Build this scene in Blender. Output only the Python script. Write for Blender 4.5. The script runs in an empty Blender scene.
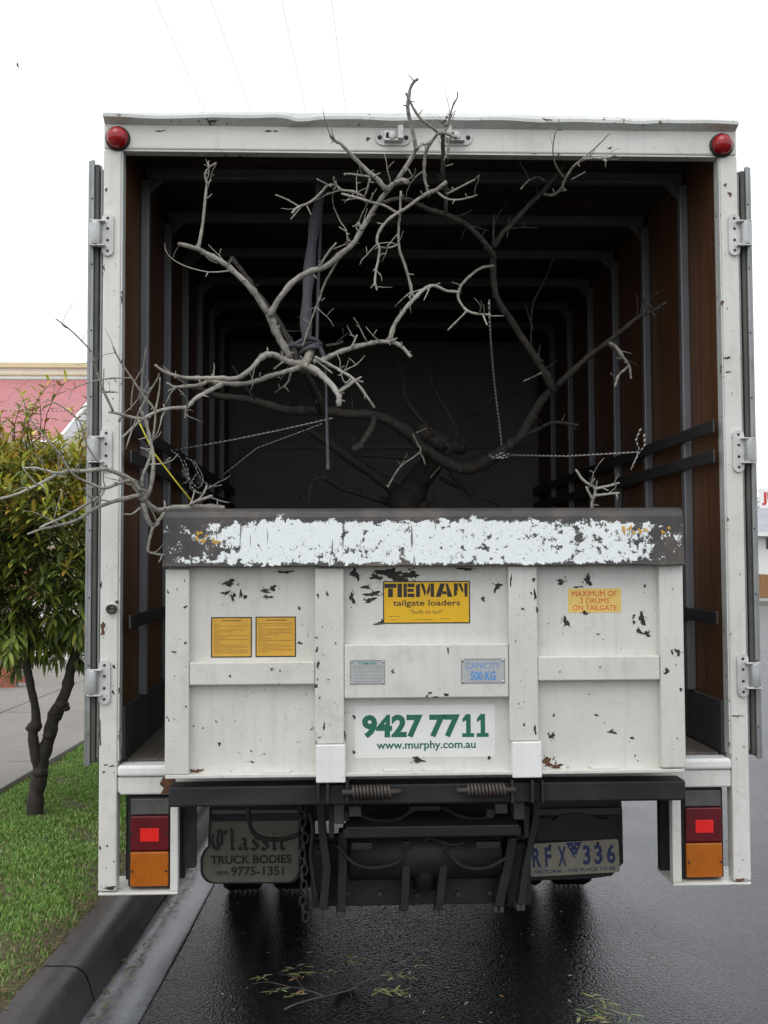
import bpy, bmesh, math, random
import numpy as np
from mathutils import Vector, Matrix, Euler

random.seed(7); rng = np.random.default_rng(7)
SC = bpy.context.scene
COL = SC.collection

# ------------------------------------------------------------------ camera
F = 1063.34
CAM = Vector((-0.3159, -3.976, 1.6074))
YAW, PIT, ROL = 0.0395, 0.0458, -0.0045
_c, _s = math.cos(YAW), math.sin(YAW)
_r = Vector((_c, -_s, 0)); FW = Vector((_s*math.cos(PIT), _c*math.cos(PIT), math.sin(PIT)))
_u = _r.cross(FW)
RT = math.cos(ROL)*_r + math.sin(ROL)*_u
UP = -math.sin(ROL)*_r + math.cos(ROL)*_u
cd = bpy.data.cameras.new('camera'); cam = bpy.data.objects.new('camera', cd); COL.objects.link(cam)
m = Matrix((( RT.x, UP.x, -FW.x, CAM.x), (RT.y, UP.y, -FW.y, CAM.y), (RT.z, UP.z, -FW.z, CAM.z), (0, 0, 0, 1)))
cam.matrix_world = m
cd.sensor_fit = 'VERTICAL'; cd.sensor_height = 24.0; cd.lens = F*24.0/1024.0
cd.clip_start = 0.05; cd.clip_end = 3000
SC.camera = cam

# ------------------------------------------------------------------ sky, sun, exposure
SUN_EL, SUN_AZ = 58.0, 205.0          # compass: 0 = +Y, clockwise; behind the camera, a little to its left
w = bpy.data.worlds.new('World'); SC.world = w; w.use_nodes = True
nt = w.node_tree; nt.nodes.clear()
sky = nt.nodes.new('ShaderNodeTexSky'); sky.sky_type = 'NISHITA'; sky.sun_disc = False
sky.sun_elevation = math.radians(SUN_EL); sky.sun_rotation = math.radians(SUN_AZ)
sky.air_density = 1.0; sky.dust_density = 4.0
hs = nt.nodes.new('ShaderNodeHueSaturation'); hs.inputs['Saturation'].default_value = 0.12
mx = nt.nodes.new('ShaderNodeMix'); mx.data_type = 'RGBA'; mx.inputs[0].default_value = 0.8
mx.inputs[7].default_value = (10.4, 10.7, 11.2, 1)      # the even cloud layer
bg = nt.nodes.new('ShaderNodeBackground'); bg.inputs[1].default_value = 0.10
out = nt.nodes.new('ShaderNodeOutputWorld')
nt.links.new(sky.outputs[0], hs.inputs['Color']); nt.links.new(hs.outputs[0], mx.inputs[6])
nt.links.new(mx.outputs[2], bg.inputs[0]); nt.links.new(bg.outputs[0], out.inputs[0])
sd = bpy.data.lights.new('sun', 'SUN'); sd.energy = 0.6; sd.angle = math.radians(40); sd.color = (1, .98, .95)
so = bpy.data.objects.new('sun', sd); COL.objects.link(so)
az, el = math.radians(SUN_AZ), math.radians(SUN_EL)
sv = Vector((math.sin(az)*math.cos(el), math.cos(az)*math.cos(el), math.sin(el)))
so.rotation_euler = sv.to_track_quat('Z', 'Y').to_euler(); so.location = sv*30
SC.view_settings.view_transform = 'Standard'; SC.view_settings.look = 'None'
SC.view_settings.gamma = 1.0; SC.view_settings.use_curve_mapping = False
SC.view_settings.exposure = 0.50
SC.render.engine = 'CYCLES'
SC.cycles.max_bounces = 8; SC.cycles.diffuse_bounces = 5

# ------------------------------------------------------------------ pixel helpers (design-time survey of the place)
def ray(px, py): return FW + RT*((px-384)/F) - UP*((py-512)/F)
def at(px, py, Y):
    d = ray(px, py); return CAM + d*((Y-CAM.y)/d.y)
def atz(px, py, Z):
    d = ray(px, py); return CAM + d*((Z-CAM.z)/d.z)
def mpp(Y): return (Y-CAM.y)/F                       # metres per pixel at depth Y
def rect(x0, y0, x1, y1, Y):
    ym, xm = (y0+y1)/2, (x0+x1)/2
    return at(x0, ym, Y).x, at(x1, ym, Y).x, at(xm, y1, Y).z, at(xm, y0, Y).z

# ------------------------------------------------------------------ materials
MATS = {}
class N:
    def __init__(s, name):
        s.m = bpy.data.materials.new(name); s.m.use_nodes = True; s.t = s.m.node_tree
        s.b = s.t.nodes['Principled BSDF']; MATS[name] = s.m
        s.tc = s.t.nodes.new('ShaderNodeTexCoord')
    def n(s, k, **kw):
        x = s.t.nodes.new(k)
        for a, v in kw.items(): setattr(x, a, v)
        return x
    def l(s, a, b): s.t.links.new(a, b)
    def noise(s, scale, detail=4, rough=.55, vec=None, dist=0.0, stretch=None):
        x = s.n('ShaderNodeTexNoise'); x.inputs['Scale'].default_value = scale
        x.inputs['Detail'].default_value = detail; x.inputs['Roughness'].default_value = rough
        x.inputs['Distortion'].default_value = dist
        v = vec or s.tc.outputs['Object']
        if stretch:
            mp = s.n('ShaderNodeMapping'); mp.inputs['Scale'].default_value = stretch; s.l(v, mp.inputs['Vector']); v = mp.outputs[0]
        s.l(v, x.inputs['Vector']); return x.outputs['Fac']
    def ramp(s, fac, *stops):
        x = s.n('ShaderNodeValToRGB'); e = x.color_ramp.elements
        while len(e) < len(stops): e.new(0.5)
        for i, (p, c) in enumerate(stops):
            e[i].position = p; e[i].color = (c, c, c, 1) if isinstance(c, (int, float)) else (*c, 1)
        s.l(fac, x.inputs[0]); return x.outputs[0]
    def mix(s, fac, a, b, mode='MIX'):
        x = s.n('ShaderNodeMix', data_type='RGBA', blend_type=mode)
        for k, v in ((0, fac), (6, a), (7, b)):
            if isinstance(v, (int, float)): x.inputs[k].default_value = v if k == 0 else (v, v, v, 1)
            elif isinstance(v, tuple): x.inputs[k].default_value = (*v, 1)
            else: s.l(v, x.inputs[k])
        return x.outputs[2]
    def math(s, op, a, b=0.0, clamp=False):
        x = s.n('ShaderNodeMath', operation=op, use_clamp=clamp)
        for k, v in ((0, a), (1, b)):
            if isinstance(v, (int, float)): x.inputs[k].default_value = v
            else: s.l(v, x.inputs[k])
        return x.outputs[0]
    def bump(s, h, strength=.3, dist=.01):
        x = s.n('ShaderNodeBump'); x.inputs['Strength'].default_value = strength; x.inputs['Distance'].default_value = dist
        s.l(h, x.inputs['Height']); s.l(x.outputs[0], s.b.inputs['Normal'])
    def set(s, col=None, rough=None, metal=None, spec=None):
        if col is not None:
            if isinstance(col, tuple): s.b.inputs['Base Color'].default_value = (*col, 1)
            else: s.l(col, s.b.inputs['Base Color'])
        if rough is not None:
            if isinstance(rough, (int, float)): s.b.inputs['Roughness'].default_value = rough
            else: s.l(rough, s.b.inputs['Roughness'])
        if metal is not None: s.b.inputs['Metallic'].default_value = metal
        if spec is not None: s.b.inputs['Specular IOR Level'].default_value = spec
        return s.m

def simple(name, col, rough=.6, metal=0, var=.25, scale=12, bump=0.0, spec=None, dirt=None, dirt_amt=.5):
    k = N(name); n1 = k.noise(scale, 6, .6)
    lo = tuple(c*(1-var) for c in col); hi = tuple(min(1, c*(1+var*.6)) for c in col)
    c = k.ramp(n1, (.3, lo), (.7, hi))
    if dirt:
        n2 = k.noise(scale*.35, 8, .7, dist=.6)
        c = k.mix(k.math('MULTIPLY', k.ramp(n2, (.48, 0.), (.68, 1.)), dirt_amt), c, dirt)
    k.set(c, rough, metal, spec)
    if bump: k.bump(k.noise(scale*4, 6, .6), bump, .004)
    return k.m

def paint(name, base, dirty, chip_thr=.70, chips=True, rough=.45, streak=.22, chip_col=(.035, .027, .022)):
    k = N(name)
    big = k.noise(2.2, 6, .65); mid = k.noise(14, 7, .65); st = k.noise(7, 6, .6, stretch=(5, 5, .35))
    c = k.mix(k.ramp(big, (.35, 0.), (.75, .75)), base, dirty)
    c = k.mix(k.math('MULTIPLY', k.ramp(st, (.52, 0.), (.74, 1.)), streak), c, tuple(x*.62 for x in dirty))
    c = k.mix(k.math('MULTIPLY', k.ramp(mid, (.55, 0.), (.8, 1.)), .35), c, tuple(x*.7 for x in dirty))
    sm = k.noise(5, 8, .75, dist=1.2); c = k.mix(k.math('MULTIPLY', k.ramp(sm, (.55, 0.), (.72, 1.)), .4), c, (dirty[0]*.72, dirty[1]*.70, dirty[2]*.62))
    sp = k.noise(120, 2, .5); c = k.mix(k.math('MULTIPLY', k.ramp(sp, (.70, 0.), (.74, 1.)), .55), c, (.20, .17, .13))
    if chips:
        a = k.noise(34, 5, .6, dist=.4); b = k.noise(3.1, 3, .5)
        ch = k.ramp(k.math('ADD', a, k.math('MULTIPLY', k.math('SUBTRACT', b, .5), .35)), (chip_thr, 0.), (chip_thr+.015, 1.))
        halo = k.ramp(k.math('ADD', a, k.math('MULTIPLY', k.math('SUBTRACT', b, .5), .35)), (chip_thr-.05, 0.), (chip_thr, .55))
        c = k.mix(halo, c, (.34, .27, .18)); c = k.mix(ch, c, chip_col)
        k.bump(k.math('SUBTRACT', k.math('MULTIPLY', mid, .25), ch), .25, .003)
    else: k.bump(mid, .08, .004)
    k.set(c, rough); return k.m

paint('white_paint', (.69, .685, .65), (.53, .515, .455), .725)
paint('gate_paint', (.655, .65, .615), (.51, .50, .445), .728, streak=.2)
paint('fresh_white', (.80, .80, .79), (.70, .70, .68), .74)
paint('roof_cap_paint', (.62, .64, .62), (.42, .43, .40), .66)
# flaking plate along the top of the tailgate
k = N('flaked_plate')
sx = k.n('ShaderNodeSeparateXYZ'); k.l(k.tc.outputs['Object'], sx.inputs[0])
a = k.noise(24, 10, .74, dist=.3, stretch=(1, 1, 1.1)); b = k.noise(4.2, 4, .6, stretch=(1, 1, .6)); fi = k.noise(75, 4, .6, stretch=(1, 1, .7)); sc_ = k.noise(30, 5, .6, stretch=(2.2, 2.2, .25))
edge = k.math('ADD', k.ramp(k.math('SUBTRACT', sx.outputs[2], 1.0), (.735, 0.), (.790, .34)), k.ramp(k.math('SUBTRACT', sx.outputs[2], 1.0), (.588, .16), (.606, 0.)))
ends = k.ramp(k.math('ABSOLUTE', k.math('ADD', sx.outputs[0], .02)), (.62, 0.), (.93, .17))
f = k.math('ADD', k.math('ADD', k.math('ADD', k.math('MULTIPLY', a, .8), k.math('MULTIPLY', fi, .22)), k.math('MULTIPLY', k.math('SUBTRACT', b, .5), .30)), k.math('ADD', edge, ends))
sp = k.noise(150, 3, .6); sl = k.noise(55, 2, .5, stretch=(1, 1, .07))
bare = k.math('MAXIMUM', k.ramp(f, (.570, 0.), (.580, 1.)), k.math('MULTIPLY', k.math('MAXIMUM', k.ramp(sp, (.66, 0.), (.68, 1.)), k.ramp(sl, (.70, 0.), (.73, 1.))), .85))
bm_ = k.noise(6, 6, .65)
steel = k.ramp(bm_, (.3, (.026, .026, .028)), (.52, (.055, .050, .048)), (.72, (.12, .095, .075)))
wht = k.mix(k.math('MULTIPLY', k.ramp(sc_, (.6, 0.), (.75, 1.)), .25), (.76, .80, .80), (.35, .35, .34))
# remnants of orange signwriting at both ends
og = k.noise(48, 3, .5, stretch=(1, 1, .6)); zb = k.math('LESS_THAN', k.math('ABSOLUTE', k.math('SUBTRACT', sx.outputs[2], 1.683)), .034)
xl = k.math('LESS_THAN', k.math('ABSOLUTE', k.math('ADD', sx.outputs[0], .80)), .055)
xr = k.math('LESS_THAN', k.math('ABSOLUTE', k.math('SUBTRACT', sx.outputs[0], .76)), .085)
orm = k.math('MULTIPLY', k.math('MULTIPLY', zb, k.math('ADD', xl, xr)), k.math('MULTIPLY', k.math('SUBTRACT', 1.0, bare), k.ramp(og, (.53, 0.), (.55, 1.))))
c = k.mix(bare, wht, steel)
k.set(c, k.ramp(bare, (0, .38), (1, .5))); k.bump(k.math('SUBTRACT', k.math('MULTIPLY', bm_, .3), bare), .35, .002)

simple('bare_steel', (.05, .048, .047), .5, .2, .4, 8, .1, dirt=(.10, .06, .04))
simple('dark_steel', (.017, .018, .020), .55, .2, .4, 9, .2, dirt=(.050, .042, .033))
simple('black_steel', (.012, .012, .012), .6, 0, .3, 9, .1, dirt=(.035, .03, .026))
simple('dusty_steel', (.055, .055, .05), .6, .1, .3, 16, .15, dirt=(.05, .046, .04))
simple('spring_steel', (.06, .053, .048), .5, .4, .35, 30, .1, dirt=(.13, .06, .04))
simple('zinc', (.46, .47, .47), .38, .55, .2, 18, .06, dirt=(.22, .21, .19))
simple('hinge_paint', (.60, .60, .58), .45, .1, .2, 18, .06, dirt=(.30, .29, .27))
simple('aluminium', (.30, .31, .31), .45, .5, .2, 9, .05, dirt=(.16, .155, .13))
simple('rib_grey', (.17, .17, .185), .45, .35, .2, 6, .05, dirt=(.14, .14, .14))
simple('beam_grey', (.105, .105, .11), .5, .2, .2, 6, .05)
simple('rail_dark', (.035, .033, .033), .6, .1, .3, 6, .1)
simple('kick_dark', (.055, .054, .056), .6, .2, .3, 5, .1, dirt=(.10, .09, .08))
simple('wall_grey', (.17, .17, .17), .65, 0, .15, 4, .05, dirt=(.11, .11, .105))
simple('rubber', (.016, .016, .017), .75, 0, .3, 22, .2, dirt=(.05, .046, .04), dirt_amt=.6)
simple('flap_rubber', (.17, .157, .125), .8, 0, .18, 14, .2, dirt=(.095, .088, .07))
simple('flap_letters', (.020, .019, .018), .7, 0, .2, 20)
simple('seal_black', (.012, .012, .014), .6, 0, .2, 10)
simple('door_groove', (.075, .074, .064), .6, 0, .3, 10, dirt=(.04, .04, .035))
simple('tyre', (.006, .006, .006), .9, 0, .3, 22, .2, spec=.15)
simple('lens_grey', (.09, .09, .085), .25, 0, .2, 30)
simple('marker_red', (.30, .005, .009), .15, 0, .3, 30)
def lens(name, col, dark, sc):
    k = N(name); wv = k.n('ShaderNodeTexWave'); wv.inputs['Scale'].default_value = sc; wv.inputs['Distortion'].default_value = .3; k.l(k.tc.outputs['Object'], wv.inputs['Vector'])
    n1 = k.noise(9, 5, .6); n2 = k.noise(60, 3, .5)
    c = k.mix(k.math('MULTIPLY', wv.outputs['Fac'], .35), col, dark); c = k.mix(k.ramp(n1, (.4, 0.), (.75, .8)), c, dark); c = k.mix(k.math('MULTIPLY', n2, .3), c, dark)
    k.set(c, .2); k.bump(wv.outputs['Fac'], .25, .003)
lens('lens_red', (.15, .005, .011), (.06, .003, .006), 60); lens('lens_amber', (.50, .14, .006), (.27, .065, .004), 60); lens('lens_reflector', (.90, .022, .018), (.70, .012, .012), 200)  # reflector red brightened in the colour to stand for thrown-back light
simple('sticker_orange', (.60, .33, .035), .5, 0, .12, 20, dirt=(.48, .27, .05))
simple('sticker_yellow', (.72, .42, .008), .45, 0, .08, 20, dirt=(.60, .34, .02))
simple('sticker_pale', (.74, .52, .14), .5, 0, .08, 20)
simple('sticker_white', (.74, .74, .71), .4, 0, .06, 8, dirt=(.60, .59, .55))
simple('plate_alloy', (.44, .45, .45), .42, .3, .1, 25, dirt=(.33, .33, .32))
simple('ink_black', (.018, .016, .012), .5, 0, .2, 20)
simple('ink_brown', (.25, .14, .03), .5, 0, .1, 20)
simple('ink_red', (.60, .05, .02), .5, 0, .1, 20)
simple('ink_green', (.012, .13, .075), .5, 0, .1, 20)
simple('ink_blue', (.10, .27, .60), .5, 0, .1, 20)
simple('ink_teal', (.10, .30, .24), .5, 0, .1, 20)
simple('ink_grey', (.26, .26, .25), .5, 0, .1, 20)
simple('ink_navy', (.02, .035, .13), .5, 0, .1, 20)
simple('plate_cream', (.30, .28, .215), .5, 0, .12, 14, dirt=(.17, .15, .11))
simple('chip_dark', (.028, .023, .019), .7, 0, .35, 40)
simple('chip_rust', (.11, .05, .022), .8, 0, .4, 40)
simple('webbing', (.055, .057, .068), .7, 0, .2, 40, .2)
simple('yellow_cord', (.55, .48, .03), .6, 0, .15, 40)
simple('wire_grey', (.75, .75, .77), .6, 0, .1, 10)
simple('pole_timber', (.16, .13, .10), .8, 0, .3, 8, .2)
simple('cream_wall', (.70, .62, .36), .7, 0, .1, 3, .05, dirt=(.55, .50, .36))
simple('cream_trim', (.80, .78, .70), .6, 0, .1, 4, .05, dirt=(.62, .60, .54))
simple('white_trim', (.80, .80, .80), .5, 0, .06, 6)
simple('gutter_grey', (.30, .30, .30), .5, .2, .1, 6)
simple('glass_dark', (.03, .035, .04), .1, 0, .1, 3)
simple('brick_red', (.30, .095, .055), .8, 0, .3, 9, .2)
simple('mortar', (.30, .27, .23), .9, 0, .2, 9, .2)
simple('bin_blue', (.03, .10, .24), .5, 0, .1, 8)
simple('sign_red', (.55, .04, .03), .5, 0, .1, 8)
simple('far_roof', (.33, .34, .36), .6, 0, .15, 2, .1)
simple('fence_brown', (.30, .16, .07), .8, 0, .2, 4, .1)
simple('soil', (.085, .072, .035), .95, 0, .4, 30, .5)
simple('bird_grey', (.10, .10, .16), .7, 0, .2, 20)

# pink weathered roof sheets
k = N('pink_roof'); n1 = k.noise(.9, 5, .6); n2 = k.noise(6, 5, .6, stretch=(4, .4, .4))
c = k.mix(k.ramp(n1, (.35, 0.), (.7, 1.)), (.44, .095, .11), (.38, .12, .135)); c = k.mix(k.math('MULTIPLY', n2, .5), c, (.60, .36, .36)); k.set(c, .5)
# plywood lining
k = N('plywood'); g = k.noise(5, 7, .62, stretch=(6, 6, .18), dist=.6); n1 = k.noise(1.6, 4, .6); sc_ = k.noise(24, 3, .5, stretch=(1, 1, .12))
c = k.ramp(g, (.28, (.065, .028, .012)), (.55, (.125, .056, .024)), (.8, (.18, .085, .040)))
c = k.mix(k.math('MULTIPLY', k.ramp(n1, (.4, 0.), (.75, 1.)), .5), c, (.06, .028, .018))
c = k.mix(k.math('MULTIPLY', k.ramp(sc_, (.68, 0.), (.76, 1.)), .3), c, (.30, .22, .16)); k.set(c, .5); k.bump(g, .15, .003)
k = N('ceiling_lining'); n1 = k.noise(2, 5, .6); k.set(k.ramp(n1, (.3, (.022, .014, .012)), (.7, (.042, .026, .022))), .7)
k = N('deck_timber'); g = k.noise(6, 7, .65, stretch=(6, .35, 6)); k.set(k.ramp(g, (.28, (.05, .044, .038)), (.7, (.15, .13, .105))), .75); k.bump(g, .3, .004)
# bark of the bare tree: pale grey, darker rings, reddish scrapes
k = N('pale_bark'); g = k.noise(60, 6, .65); n1 = k.noise(7, 5, .6); nd = k.noise(26, 4, .6, dist=.5)
c = k.ramp(g, (.28, (.12, .112, .098)), (.52, (.265, .25, .215)), (.76, (.44, .42, .375)))
c = k.mix(k.ramp(n1, (.45, 0.), (.7, .6)), c, (.22, .205, .175)); c = k.mix(k.math('MULTIPLY', k.ramp(nd, (.62, 0.), (.70, 1.)), .75), c, (.05, .042, .034))
pt = k.noise(15, 5, .65, dist=.6); c = k.mix(k.math('MULTIPLY', k.ramp(pt, (.50, 0.), (.64, 1.)), .6), c, (.095, .085, .07)); bl = k.noise(3.2, 4, .6); c = k.mix(k.math('MULTIPLY', k.ramp(bl, (.48, 0.), (.66, 1.)), .55), c, (.52, .50, .43)); dk = k.noise(90, 3, .6, dist=.8); c = k.mix(k.math('MULTIPLY', k.ramp(dk, (.62, 0.), (.68, 1.)), .6), c, (.06, .05, .04))
k.set(c, .75); k.bump(k.math('ADD', g, nd), .6, .005)
k = N('dark_shaded_bark'); g = k.noise(45, 6, .65); n1 = k.noise(6, 5, .6)  # limbs inside the truck: shade put into the colour; road twigs simply dark
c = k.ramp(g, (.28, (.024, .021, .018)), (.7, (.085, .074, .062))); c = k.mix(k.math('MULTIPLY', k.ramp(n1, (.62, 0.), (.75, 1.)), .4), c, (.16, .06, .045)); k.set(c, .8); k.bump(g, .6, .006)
k = N('trunk_bark'); g = k.noise(28, 7, .65, stretch=(1, 1, .35)); k.set(k.ramp(g, (.3, (.014, .011, .008)), (.72, (.048, .038, .028))), .8); k.bump(g, .7, .01)
# braided rope, black and white
k = N('braided_rope'); uv = k.n('ShaderNodeUVMap'); sx = k.n('ShaderNodeSeparateXYZ'); k.l(uv.outputs[0], sx.inputs[0])
fr = k.math('FRACT', k.math('ADD', k.math('MULTIPLY', sx.outputs[0], 46.), sx.outputs[1])); k.set(k.mix(k.math('GREATER_THAN', fr, .52), (.62, .62, .58), (.03, .03, .032)), .7)
# leaves: tint from a colour attribute that belongs to each leaf
def leafmat(name, rough=.42):
    k = N(name); at_ = k.n('ShaderNodeAttribute'); at_.attribute_name = 'tint'
    k.set(at_.outputs['Color'], rough); t = k.n('ShaderNodeBsdfTranslucent'); k.l(at_.outputs['Color'], t.inputs[0])
    ms = k.n('ShaderNodeMixShader'); ms.inputs[0].default_value = .25
    k.l(k.b.outputs[0], ms.inputs[1]); k.l(t.outputs[0], ms.inputs[2]); k.l(ms.outputs[0], k.t.nodes['Material Output'].inputs[0])
leafmat('leaf'); leafmat('grass_blade', .5); leafmat('litter', .55)
# wet asphalt
k = N('wet_asphalt'); st = k.n('ShaderNodeTexVoronoi'); st.inputs['Scale'].default_value = 110; k.l(k.tc.outputs['Object'], st.inputs['Vector'])
n0 = k.noise(1.1, 5, .6); n1 = k.noise(260, 3, .6); n2 = k.noise(48, 6, .65)
c = k.ramp(st.outputs['Color'], (.1, (.0035, .0037, .0042)), (.75, (.008, .0085, .0095)), (.97, (.026, .027, .028)))
c = k.mix(k.ramp(n0, (.35, 0.), (.7, .55)), c, (.0045, .0047, .0052)); k.set(c, k.ramp(n0, (.3, .17), (.7, .30)), spec=.36)
h = k.math('ADD', k.math('MULTIPLY', k.ramp(st.outputs['Distance'], (0., 1.), (.7, 0.)), .8), k.math('ADD', k.math('MULTIPLY', n2, .7), k.math('MULTIPLY', n1, .3))); k.bump(h, .42, .005)
# concretes
def concrete(name, lo, hi, rough_lo, rough_hi, stain, bump=.25):
    k = N(name); a = k.noise(1.7, 6, .65); b = k.noise(70, 4, .6); d = k.noise(9, 7, .65, dist=.5)
    c = k.ramp(a, (.3, lo), (.7, hi)); c = k.mix(k.math('MULTIPLY', k.ramp(d, (.5, 0.), (.72, 1.)), .5), c, stain)
    c = k.mix(k.math('MULTIPLY', b, .25), c, tuple(x*.6 for x in lo)); k.set(c, k.ramp(a, (.3, rough_lo), (.7, rough_hi))); k.bump(k.math('ADD', b, d), bump, .004)
concrete('wet_kerb', (.022, .022, .022), (.048, .047, .046), .30, .50, (.014, .0135, .013), .4)
concrete('wet_gutter', (.10, .105, .113), (.165, .17, .18), .22, .36, (.055, .056, .06), .2)
concrete('path_concrete', (.19, .175, .155), (.26, .24, .215), .6, .75, (.14, .13, .115))
concrete('ground_earth', (.06, .07, .035), (.10, .11, .055), .9, .95, (.07, .06, .04), .5)

# ------------------------------------------------------------------ mesh builder
class MB:
    def __init__(s): s.v = []; s.f = []; s.mi = []; s.sm = []; s.uv = []; s.mats = []
    def mat(s, name):
        if name not in s.mats: s.mats.append(name)
        return s.mats.index(name)
    def add(s, vs, fs, mat, smooth=False, uv=None):
        o = len(s.v); s.v += [tuple(v) for v in vs]; k = s.mat(mat)
        s.uv += uv if uv else [(0, 0)]*len(vs)
        for f in fs: s.f.append(tuple(i+o for i in f)); s.mi.append(k); s.sm.append(smooth)
        return s
    def box(s, x0, x1, y0, y1, z0, z1, mat):
        x0, x1 = sorted((x0, x1)); y0, y1 = sorted((y0, y1)); z0, z1 = sorted((z0, z1))
        return s.add([(x0,y0,z0),(x1,y0,z0),(x1,y1,z0),(x0,y1,z0),(x0,y0,z1),(x1,y0,z1),(x1,y1,z1),(x0,y1,z1)],
              [(0,3,2,1),(4,5,6,7),(0,1,5,4),(1,2,6,5),(2,3,7,6),(3,0,4,7)], mat)
    def prism(s, poly, y0, y1, mat, smooth=False):          # poly in X,Z, counter-clockwise seen from -Y
        n = len(poly); vs = [(x, y0, z) for x, z in poly] + [(x, y1, z) for x, z in poly]
        fs = [tuple(range(n)), tuple(range(2*n-1, n-1, -1))] + [(i, i+n, (i+1) % n+n, (i+1) % n) for i in range(n)]
        return s.add(vs, fs, mat, smooth)
    def tube(s, pts, rad, mat, sides=8, smooth=True, cap=True):
        pts = [Vector(p) for p in pts]; n = len(pts)
        if isinstance(rad, (int, float)): rad = [rad]*n
        vs, fs, uv = [], [], []; L = 0.0; ref = None
        for i, p in enumerate(pts):
            t = (pts[min(i+1, n-1)] - pts[max(i-1, 0)])
            t = t.normalized() if t.length > 1e-9 else Vector((0, 0, 1))
            if ref is None: ref = Vector((0, 0, 1)) if abs(t.z) < .8 else Vector((1, 0, 0))
            a = t.cross(ref)
            if a.length < 1e-6: a = t.cross(Vector((.3, .9, .2)))
            a.normalize(); b = a.cross(t).normalized(); ref = b
            if i: L += (p-pts[i-1]).length
            for j in range(sides):
                q = 2*math.pi*j/sides
                vs.append(p + (a*math.cos(q) + b*math.sin(q))*rad[i]); uv.append((L, j/sides))
        for i in range(n-1):
            for j in range(sides):
                k = (j+1) % sides
                fs.append((i*sides+j, (i+1)*sides+j, (i+1)*sides+k, i*sides+k))
        if cap: fs.append(tuple(range(sides))); fs.append(tuple((n-1)*sides+j for j in reversed(range(sides))))
        return s.add(vs, fs, mat, smooth, uv)
    def lathe(s, prof, c, axis, mat, sides=24, smooth=True):   # prof: (radius, along-axis)
        vs, fs = [], []; n = len(prof)
        for j in range(sides):
            q = 2*math.pi*j/sides; ca, sa = math.cos(q), math.sin(q)
            for r, h in prof:
                v = {'x': (h, r*ca, r*sa), 'y': (r*ca, h, r*sa), 'z': (r*ca, r*sa, h)}[axis]
                vs.append((c[0]+v[0], c[1]+v[1], c[2]+v[2]))
        for j in range(sides):
            k = (j+1) % sides
            for i in range(n-1): fs.append((j*n+i, k*n+i, k*n+i+1, j*n+i+1))
        return s.add(vs, fs, mat, smooth)
    def text(s, txt, x0, x1, z0, z1, Y, mat, bold=0.0, keep=False, spacing=1.0):   # flat print facing -Y
        tx = text_mesh(txt, bold, spacing)
        (vs, fs, a0, a1, b0, b1) = tx
        fx = (x1-x0)/(a1-a0); fz = (z1-z0)/(b1-b0)
        return s.add([(x0+(u-a0)*fx, Y, z0+(v-b0)*fz) for u, v in vs], fs, mat)
    def build(s, name, parent=None, bevel=0.0, seg=2, loc=None, auto=False):
        me = bpy.data.meshes.new(name); me.from_pydata(s.v, [], s.f)
        for mname in s.mats: me.materials.append(MATS[mname])
        me.polygons.foreach_set('material_index', s.mi); me.polygons.foreach_set('use_smooth', s.sm)
        if any(u != (0, 0) for u in s.uv):
            ul = me.uv_layers.new(name='UVMap'); li = np.zeros(len(me.loops), dtype=np.int32); me.loops.foreach_get('vertex_index', li)
            ul.data.foreach_set('uv', np.array(s.uv, dtype=np.float32)[li].ravel())
        me.update()
        return link(name, me, parent, bevel, seg)
_tc = {}
def text_mesh(txt, bold, spacing=1.0):
    if (txt, bold, spacing) in _tc: return _tc[(txt, bold, spacing)]
    cu = bpy.data.curves.new('t', 'FONT'); cu.body = txt; cu.size = 1; cu.offset = bold; cu.resolution_u = 3; cu.space_character = spacing
    o = bpy.data.objects.new('t', cu); COL.objects.link(o); bpy.context.view_layer.update()
    me = o.to_mesh(); vs = [(v.co.x, v.co.y) for v in me.vertices]; fs = [tuple(p.vertices) for p in me.polygons]
    if me.polygons and me.polygons[0].normal.z < 0: fs = [tuple(reversed(f)) for f in fs]
    o.to_mesh_clear(); bpy.data.objects.remove(o); bpy.data.curves.remove(cu)
    xs = [v[0] for v in vs]; ys = [v[1] for v in vs]
    r = (vs, fs, min(xs), max(xs), min(ys), max(ys)); _tc[(txt, bold, spacing)] = r; return r
def link(name, me, parent=None, bevel=0.0, seg=2):
    o = bpy.data.objects.new(name, me); COL.objects.link(o)
    if parent: o.parent = parent
    if bevel:
        b = o.modifiers.new('bevel', 'BEVEL'); b.width = bevel; b.segments = seg; b.limit_method = 'ANGLE'; b.angle_limit = math.radians(40)
        b.harden_normals = False
    return o
def tag(o, label, cat, group=None):
    o['label'] = label; o['category'] = cat
    if group: o['group'] = group
    return o
def thing(name, label, cat, loc=(0, 0, 0), group=None):
    o = bpy.data.objects.new(name, None); COL.objects.link(o); o.location = loc; o.empty_display_size = .1
    bpy.context.view_layer.update()
    return tag(o, label, cat, group)
def adopt(o, root):                       # parent keeping world coordinates (roots carry only a translation)
    o.parent = root; o.matrix_parent_inverse = Matrix.Translation(-root.location); return o
def struct(o): o['kind'] = 'structure'; return o
def stuff(o): o['kind'] = 'stuff'; return o
def catmull(pts, sub=3):
    P = [Vector(p) for p in pts]
    if len(P) < 3: return [P[0].lerp(P[-1], i/(2*sub)) for i in range(2*sub+1)]
    Q = [P[0]*2-P[1]] + P + [P[-1]*2-P[-2]]; o = []
    for i in range(1, len(Q)-2):
        for j in range(sub):
            t = j/sub; a, b, c, d = Q[i-1], Q[i], Q[i+1], Q[i+2]
            o.append(.5*((2*b)+(c-a)*t+(2*a-5*b+4*c-d)*t*t+(3*b-a-3*c+d)*t**3))
    o.append(P[-1]); return o

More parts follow.
